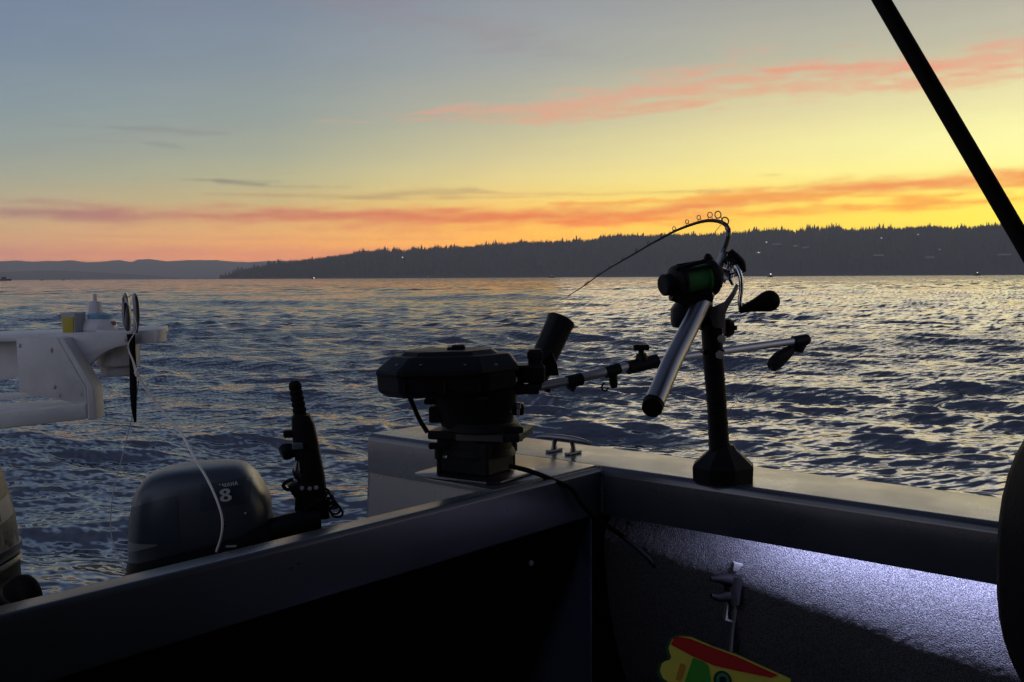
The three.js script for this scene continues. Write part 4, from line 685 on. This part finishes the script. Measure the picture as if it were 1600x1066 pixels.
// ------------------------------------------------------------------ big outboard, cut by the frame
{
  const D = 1.86, base = spot(-152, 900, D), S = D / 1600;
  const t = thing('main_outboard_motor', 'mottled pale outboard motor cover cut off by the left edge of the frame', 'outboard motor', base.toArray(), 0);
  const X = (px) => (px + 120) * S, Y = (py) => (900 - py) * S;
  const rr = [[868, 40], [845, 38.5], [815, 35], [780, 28], [745, 20], [715, 11], [690, 2], [668, -12], [650, -36], [640, -70]];
  const cover = std('mottled_cover', .46, .45, .42, { roughness: .42, map: (() => { const n = 256, d = new Uint8Array(n * n * 4); for (let y = 0; y < n; y++) for (let x = 0; x < n; x++) { const a = fbm(x / n * 14, y / n * 5 + 3, 5), b = fbm(x / n * 40, y / n * 22, 3), v = clamp(.38 + sstep(.42, .62, a) * .5 - sstep(.6, .75, b) * .25); const o = (y * n + x) * 4; d[o] = 255 * v; d[o + 1] = 250 * v; d[o + 2] = 240 * v; d[o + 3] = 255; } const tx = new THREE.DataTexture(d, n, n); tx.wrapS = tx.wrapT = THREE.RepeatWrapping; tx.magFilter = THREE.LinearFilter; tx.repeat.set(4, 1); tx.needsUpdate = true; return tx; })() });
  part('cowl', loft(rr.map(([py, r]) => ring(Y(py), X(-240 - (r - 40) * .6), X(r), -.15 + (40 - r) * .0010, .15 - (40 - r) * .0010, 3, 72)), 1.2), cover, t);
  const band = std('pale_band', .50, .50, .50, { roughness: .4 });
  { const g = []; for (let i = 0; i <= 16; i++) { const a = lerp(1.6, -.3, i / 16); g.push([a]); } const pos = [], idx = []; g.forEach(([a], i) => { for (const h of [0, 1]) { const py = lerp(lerp(812, 778, h), lerp(836, 800, h), clamp((a + .3) / 1.9) * -0 + i / 16 * .0) - 0; const r = curve(rr.map((q) => [-q[0], q[1]]), -py), e = 3, cx = (X(-240 - (r - 40) * .6) + X(r)) / 2, hw = (X(r) - X(-240 - (r - 40) * .6)) / 2 + .0016, hz = .1516 - (40 - r) * .0010, c = Math.cos(a), s = Math.sin(a); const dip = (1 - i / 16) * .055; pos.push(cx + Math.sign(c) * Math.pow(Math.abs(c), 2 / e) * hw, Y(py) - dip, Math.sign(s) * Math.pow(Math.abs(s), 2 / e) * hz); } }); for (let i = 0; i < 16; i++) { const p = i * 2; idx.push(p, p + 2, p + 1, p + 1, p + 2, p + 3); } const q = new THREE.BufferGeometry(); q.setAttribute('position', new THREE.Float32BufferAttribute(pos, 3)); q.setIndex(idx); q.computeVertexNormals(); part('pale_stripe', q, band, t); }
  part('trim_band', [loft([ring(Y(880), X(-240), X(39), -.153, .153, 3, 60), ring(Y(871), X(-242), X(43), -.158, .158, 3, 60), ring(Y(862), X(-241), X(42), -.156, .156, 3, 60)], .9)], M.steel, t);
  part('lower_unit', [loft([ring(Y(1040), X(-220), X(30), -.12, .12, 3, 48), ring(Y(930), X(-235), X(44), -.14, .14, 3, 48), ring(Y(884), X(-238), X(40), -.148, .148, 3, 48)], .8)], M.black, t);
  part('trim_band', [loft([ring(Y(893), X(-236), X(40), -.150, .150, 3, 60), ring(Y(887), X(-238), X(44), -.155, .155, 3, 60), ring(Y(882), X(-237), X(42), -.153, .153, 3, 60)], .9)], M.steel, t);
  part('rigging_hose', sweep([V(X(78 + 20), Y(900), .10), V(X(78 + 44), Y(886), .12), V(X(78 + 56), Y(892), .13), V(X(78 + 62), Y(915), .13), V(X(78 + 70), Y(930), .12)], [.020, .020, .018, .018, .018], 12, 20), M.blackMatt, t);
  part('rigging_hose', sweep([V(X(78 + 30), Y(935), .14), V(X(78 + 62), Y(912), .15), V(X(78 + 78), Y(913), .15), V(X(78 + 82), Y(935), .15)], [.016, .017, .016, .016], 12, 20), M.blackMatt, t);
  part('rigging_hose', sweep([V(X(78 + 60), Y(945), .12), V(X(78 + 84), Y(922), .13), V(X(78 + 97), Y(920), .13), V(X(78 + 104), Y(930), .13)], [.012, .012, .011, .010], 10, 20), M.blackMatt, t);
  part('tilt_bracket', [box(.10, .09, .14, X(30), Y(945), .03, .035, 4)], M.black, t);
}

// ------------------------------------------------------------------ inside the cockpit
{ // seat back at the right edge
  const t = thing('helm_seat', 'black padded helm seat, its rounded back cut off by the right edge', 'seat', [.812, .10, -1.12]);
  const rg = (z, k) => { const out = []; for (let i = 0; i < 56; i++) { const a = i / 56 * 2 * Math.PI, c = Math.cos(a), s = Math.sin(a), e = 2.6; out.push(V(Math.sign(c) * Math.pow(Math.abs(c), 2 / e) * (.252 - k), .82 + Math.sign(s) * Math.pow(Math.abs(s), 2 / e) * (.235 - k), z)); } return out; };
  part('backrest', loft([rg(-.075, .035), rg(-.070, .018), rg(-.058, .005), rg(-.04, 0), rg(.03, 0), rg(.05, .006), rg(.062, .022), rg(.068, .05)], 1.2), M.vinyl, t);
  const pip = []; for (let i = 0; i <= 64; i++) { const a = i / 64 * 2 * Math.PI, c = Math.cos(a), s = Math.sin(a); pip.push(V(Math.sign(c) * Math.pow(Math.abs(c), 2 / 2.6) * .247, .82 + Math.sign(s) * Math.pow(Math.abs(s), 2 / 2.6) * .230, .052)); }
  part('piping', sweep(pip, .004, 8, 0, false), M.vinyl, t);
  part('cushion', box(.50, .12, .46, 0, .50, .22, .045, 4), M.vinyl, t);
  part('pedestal', [cyl(.045, .045, .42, 0, .22, .2, 20), cyl(.14, .13, .02, 0, .01, .2, 24)], M.blackMatt, t);
}
{ // upright rack of bare metal with a black clip
  const D = 2.47, base = spot(1141, 1060, D);
  const t = thing('rack_upright', 'thin bare metal upright with a hooked top and black clip before the lit lining', 'rack', base.toArray());
  const S = D / 1600, X = (px) => (px - 1141) * S, Y = (py) => (1060 - py) * S;
  const P = (l) => l.map(([x, y]) => [X(x), Y(y)]);
  part('upright', plate(P([[1160, 880], [1164, 884], [1158, 905], [1151, 955], [1147, 985], [1141, 1060], [1138, 1060], [1143, 985], [1147, 950], [1152, 905]]).reverse(), .018, .001), M.aluDull, t);
  part('hook', plate(P([[1146, 873], [1166, 875], [1166, 882], [1162, 892], [1158, 892], [1156, 884], [1152, 886], [1150, 887], [1144, 886]]).reverse(), .020, .001).translate(0, 0, .001), M.aluDull, t);
  part('spacer', plate(P([[1136, 936], [1138, 936], [1136, 964], [1146, 968], [1144, 970], [1132, 966]]).reverse(), .03, .0008), M.aluDull, t);
  part('clip', [loft([[936, 1135, 1152], [930, 1132, 1153], [915, 1130, 1155], [900, 1128, 1157], [891, 1131, 1156]].map(([py, a, b]) => ring(Y(py), X(a), X(b), -.01, .03, 3, 20)), .6), sweep([V(X(1138), Y(898), .02), V(X(1118), Y(894), .025), V(X(1105), Y(893), .028)], [.016, .009, .006], 8), sweep([V(X(1136), Y(922), .02), V(X(1118), Y(924), .025), V(X(1106), Y(920), .028)], [.016, .010, .006], 8)], M.blackMatt, t);
}
{ // printed lure flasher
  const D = 2.02, TILT = .6, base = spot(1130, 1050, D);
  const t = thing('fishing_flasher', 'yellow, green and red fishing flasher plate with a notched end at the bottom edge', 'flasher', base.toArray());
  const S = D / 1600, ax = V(195, -62, 0).normalize();                // along the plate, down to the right
  const U = (px, py) => { const dx = (px - 1030) * S, dy = -(py - 1034) * S, a = Math.atan2(-62, 195); return [dx * Math.cos(a) + dy * Math.sin(a), (-dx * Math.sin(a) + dy * Math.cos(a)) / Math.cos(TILT)]; };
  const set = (g, lift) => { g.translate(0, 0, lift); g.rotateX(-TILT); g.rotateZ(Math.atan2(-62, 195)); const p = spot(1030, 1034, D).sub(base); g.translate(p.x, p.y, p.z); return g; };
  const out = [[1052, 1004], [1064, 1000.5], [1085, 1003], [1120, 1018], [1160, 1032], [1200, 1050], [1250, 1072], [1240, 1110], [1150, 1085], [1085, 1078], [1045, 1068], [1030, 1058], [1026, 1048], [1030, 1038], [1037, 1034], [1044, 1033.5], [1047.5, 1029], [1045, 1022], [1044, 1016]];
  const lineS = (list) => list.map(([x, y]) => U(x, y)).reverse();
  part('blade', set(plate(lineS(out), .006, .001), 0), std('green_plastic_edge', .03, .12, .05, { roughness: .35 }), t);
  const inset = (list, k) => { const c = U(1135, 1050); return list.map(([x, y]) => { const [a, b] = U(x, y); return [a + (c[0] - a) * k, b + (c[1] - b) * k * 2.2]; }).reverse(); };
  part('yellow_face', set(plate(inset(out, .035), .0012, 0), .0014), std('yellow_print_face', .92, .86, .12, { roughness: .45 }), t);
  part('red_stripe', set(plate(lineS([[1051, 1013], [1056, 1006], [1064, 1003.5], [1084, 1008], [1120, 1022], [1160, 1037], [1225, 1066], [1212, 1068], [1160, 1056], [1120, 1046], [1085, 1031], [1052, 1014]]), .0012, 0), .0028), std('red_print', .70, .035, .03, { roughness: .45 }), t);
  part('green_patch', set(plate(lineS([[1086, 1033], [1104, 1040], [1110, 1046], [1112, 1075], [1070, 1075], [1066, 1068]]), .0012, 0), .0028), std('green_print', .07, .46, .05, { roughness: .45 }), t);
  part('orange_mark', set(plate(lineS([[1064, 1039], [1072, 1042], [1062, 1062], [1054, 1059]]), .0012, 0), .0028), std('orange_print', .75, .34, .06, { roughness: .45 }), t);
  const e = U(1131, 1066), disc = (r, z, m, n) => { const g = new THREE.CylinderGeometry(r, r, .0012, 28); g.rotateX(Math.PI / 2); g.translate(e[0], e[1], 0); part(n, set(g, z), m, t); };
  disc(15 * S, .0026, std('dark_green_print', .015, .07, .03), 'eye_ring'); disc(11 * S, .0036, std('mid_green_print', .10, .32, .16), 'eye'); disc(6 * S, .0046, std('dark_pupil', .01, .03, .02), 'pupil');
}
// ------------------------------------------------------------------ boats far out and lit houses on the hill
function farBoat(px, d, len, label, opt = {}) {
  const p = spot(px, HORIZON(px), d); p.y = 0;
  const t = thing('distant_boat', label, 'boat', p.toArray(), opt.turn ?? .2, 'small boats far out on the water');
  const h = len * .14, hull = loft([[0, -.5, .42, .10], [.4, -.5, .46, .14], [1, -.5, .5, .15]].map(([f, a, b, w]) => { const out = []; for (let i = 0; i < 24; i++) { const q = -i / 24 * 2 * Math.PI, c = Math.cos(q), s = Math.sin(q); out.push(V((a + b) / 2 * len + c * (b - a) / 2 * len, -.2 + f * (h + (c > .3 ? (c - .3) * h * .4 : 0)), s * w * len * (c > 0 ? Math.pow(1 - c, .55) : 1))); } return out; }), .6);
  part('hull', hull, opt.hull ?? M.dark, t);
  part('cabin', box(len * .3, h * 1.3, len * .2, len * (opt.cab ?? .02), h * 1.4, 0, .05), opt.cabin ?? M.dark, t);
  part('wheelhouse_roof', box(len * .34, h * .14, len * .24, len * (opt.cab ?? .02), h * 2.1, 0, .03), M.dark, t);
  if (opt.mast) part('mast', sweep([V(0, h, 0), V(0, h * opt.mast, 0)], len * .008, 6), M.dark, t);
  if (opt.light) { const g = new THREE.SphereGeometry(opt.light, 10, 8); g.translate(len * (opt.lx ?? .05), h * (opt.ly ?? 2.6), 0); part('mast_lamp', g, lampM, t); }
  return t;
}
M.dark = std('dark_hull', .03, .035, .045, { roughness: .7 });
const lampM = new THREE.MeshStandardMaterial({ name: 'lit_lamp', color: 0xffffff, emissive: new THREE.Color().setRGB(1, .95, .85), emissiveIntensity: 1.05 });
farBoat(8, 1300, 16, 'dark workboat with a low cabin at the far left edge of the sea', { mast: 3.4, turn: .1, cab: -.12 });
farBoat(1204, 900, 6.5, 'small dark boat with a bright masthead lamp right of the reel', { light: .62, ly: 3, turn: .5, mast: 3 });
farBoat(1527, 1400, 12, 'long low boat showing one white lamp at the far right shore', { light: .8, ly: 2.4, turn: .1 });
farBoat(862, 1500, 9, 'small dark boat under the hill, just left of the bent rod tip', { turn: .3, light: .45 });
farBoat(490, 1500, 7, 'tiny boat with a bright white lamp near the hill point', { light: 1.1, ly: 1.6, turn: .2 });
farBoat(668, 1700, 6, 'tiny boat with a faint lamp under the middle of the hill', { light: .55, turn: .4 });
farBoat(65, 1600, 6, 'tiny dark boat on the horizon left of the bottle', { turn: .2 });
farBoat(98, 1700, 6, 'tiny dark boat on the horizon directly behind the bottle', { turn: .5 });
function house(px, py, label, lit, w = 16) {
  const az = azOf(px), el = elOf(px, py), top = Math.tan(curve(ridge, az) * D2R) * ISL.crest - 14;
  // walk up the slope to where it stands at this height in the view
  let tt = .05, best = 9, bt = .3; for (; tt < .98; tt += .01) { const rr = lerp(ISL.near, ISL.crest, tt), y = top * Math.pow(Math.sin(tt * Math.PI / 2), .8), e = Math.abs(Math.atan2(y + 14 - EYE, rr) / D2R - el); if (e < best) { best = e; bt = tt; } }
  const rr = lerp(ISL.near, ISL.crest, bt) - 30, y = EYE + Math.tan(el * D2R) * rr;
  const t = thing('hillside_house', label, 'house', [Math.sin(az * D2R) * rr, y, -Math.cos(az * D2R) * rr], -az * D2R, 'houses among the trees of the far hill');
  const wall = std('pale_wall', .32, .32, .32, { roughness: .8 });
  part('wall', box(w, 5, 9, 0, 0, 0, .05), wall, t);
  part('roof', loft([[2.5, .58, .6], [5.2, .5, .04]].map(([yy, a, b]) => [V(-a * w, yy, -b * 10), V(-a * w, yy, b * 10), V(a * w, yy, b * 10), V(a * w, yy, -b * 10)]), .2), std('dark_roof', .06, .06, .065, { roughness: .9 }), t);
  if (lit) { const g = new THREE.BoxGeometry(lit, lit * .7, .3); g.translate(0, .3, 4.7); part('lit_window', g, lampM, t); }
}
house(630, 402.5, 'white lit house high on the left part of the hill', 4.5, 10);
house(1197, 379, 'house with one bright window on the hill right of the reel', 4.0, 10);
house(1185, 395, 'pale low house with a lit front just right of the reel crank', 5.0, 22);
house(1213, 382, 'pale house beside the bright window on the hill', 0, 34);
house(1242, 384.5, 'house with a faint light, right of the brightly lit one', 1.6, 16);
house(1258, 387, 'dim wide house on the hill slope left of the bare middle', 0, 24);
house(1376, 372.5, 'house with a lamp high under the treeline, mid right', 3.4, 9);
house(1372, 399, 'low pale building in the middle of the right slope', 0, 36);
house(1433, 367, 'house with a small lamp just under the right treeline', 3.0, 9);
house(1467, 390, 'house with a faint lamp low on the right slope', 1.6, 12);
house(1452, 402, 'low pale building under the faint lamp on the right slope', 0, 30);
house(1568, 398, 'pale broad building on the slope beside the canopy pole', 0, 44);

renderer.render(scene, camera);
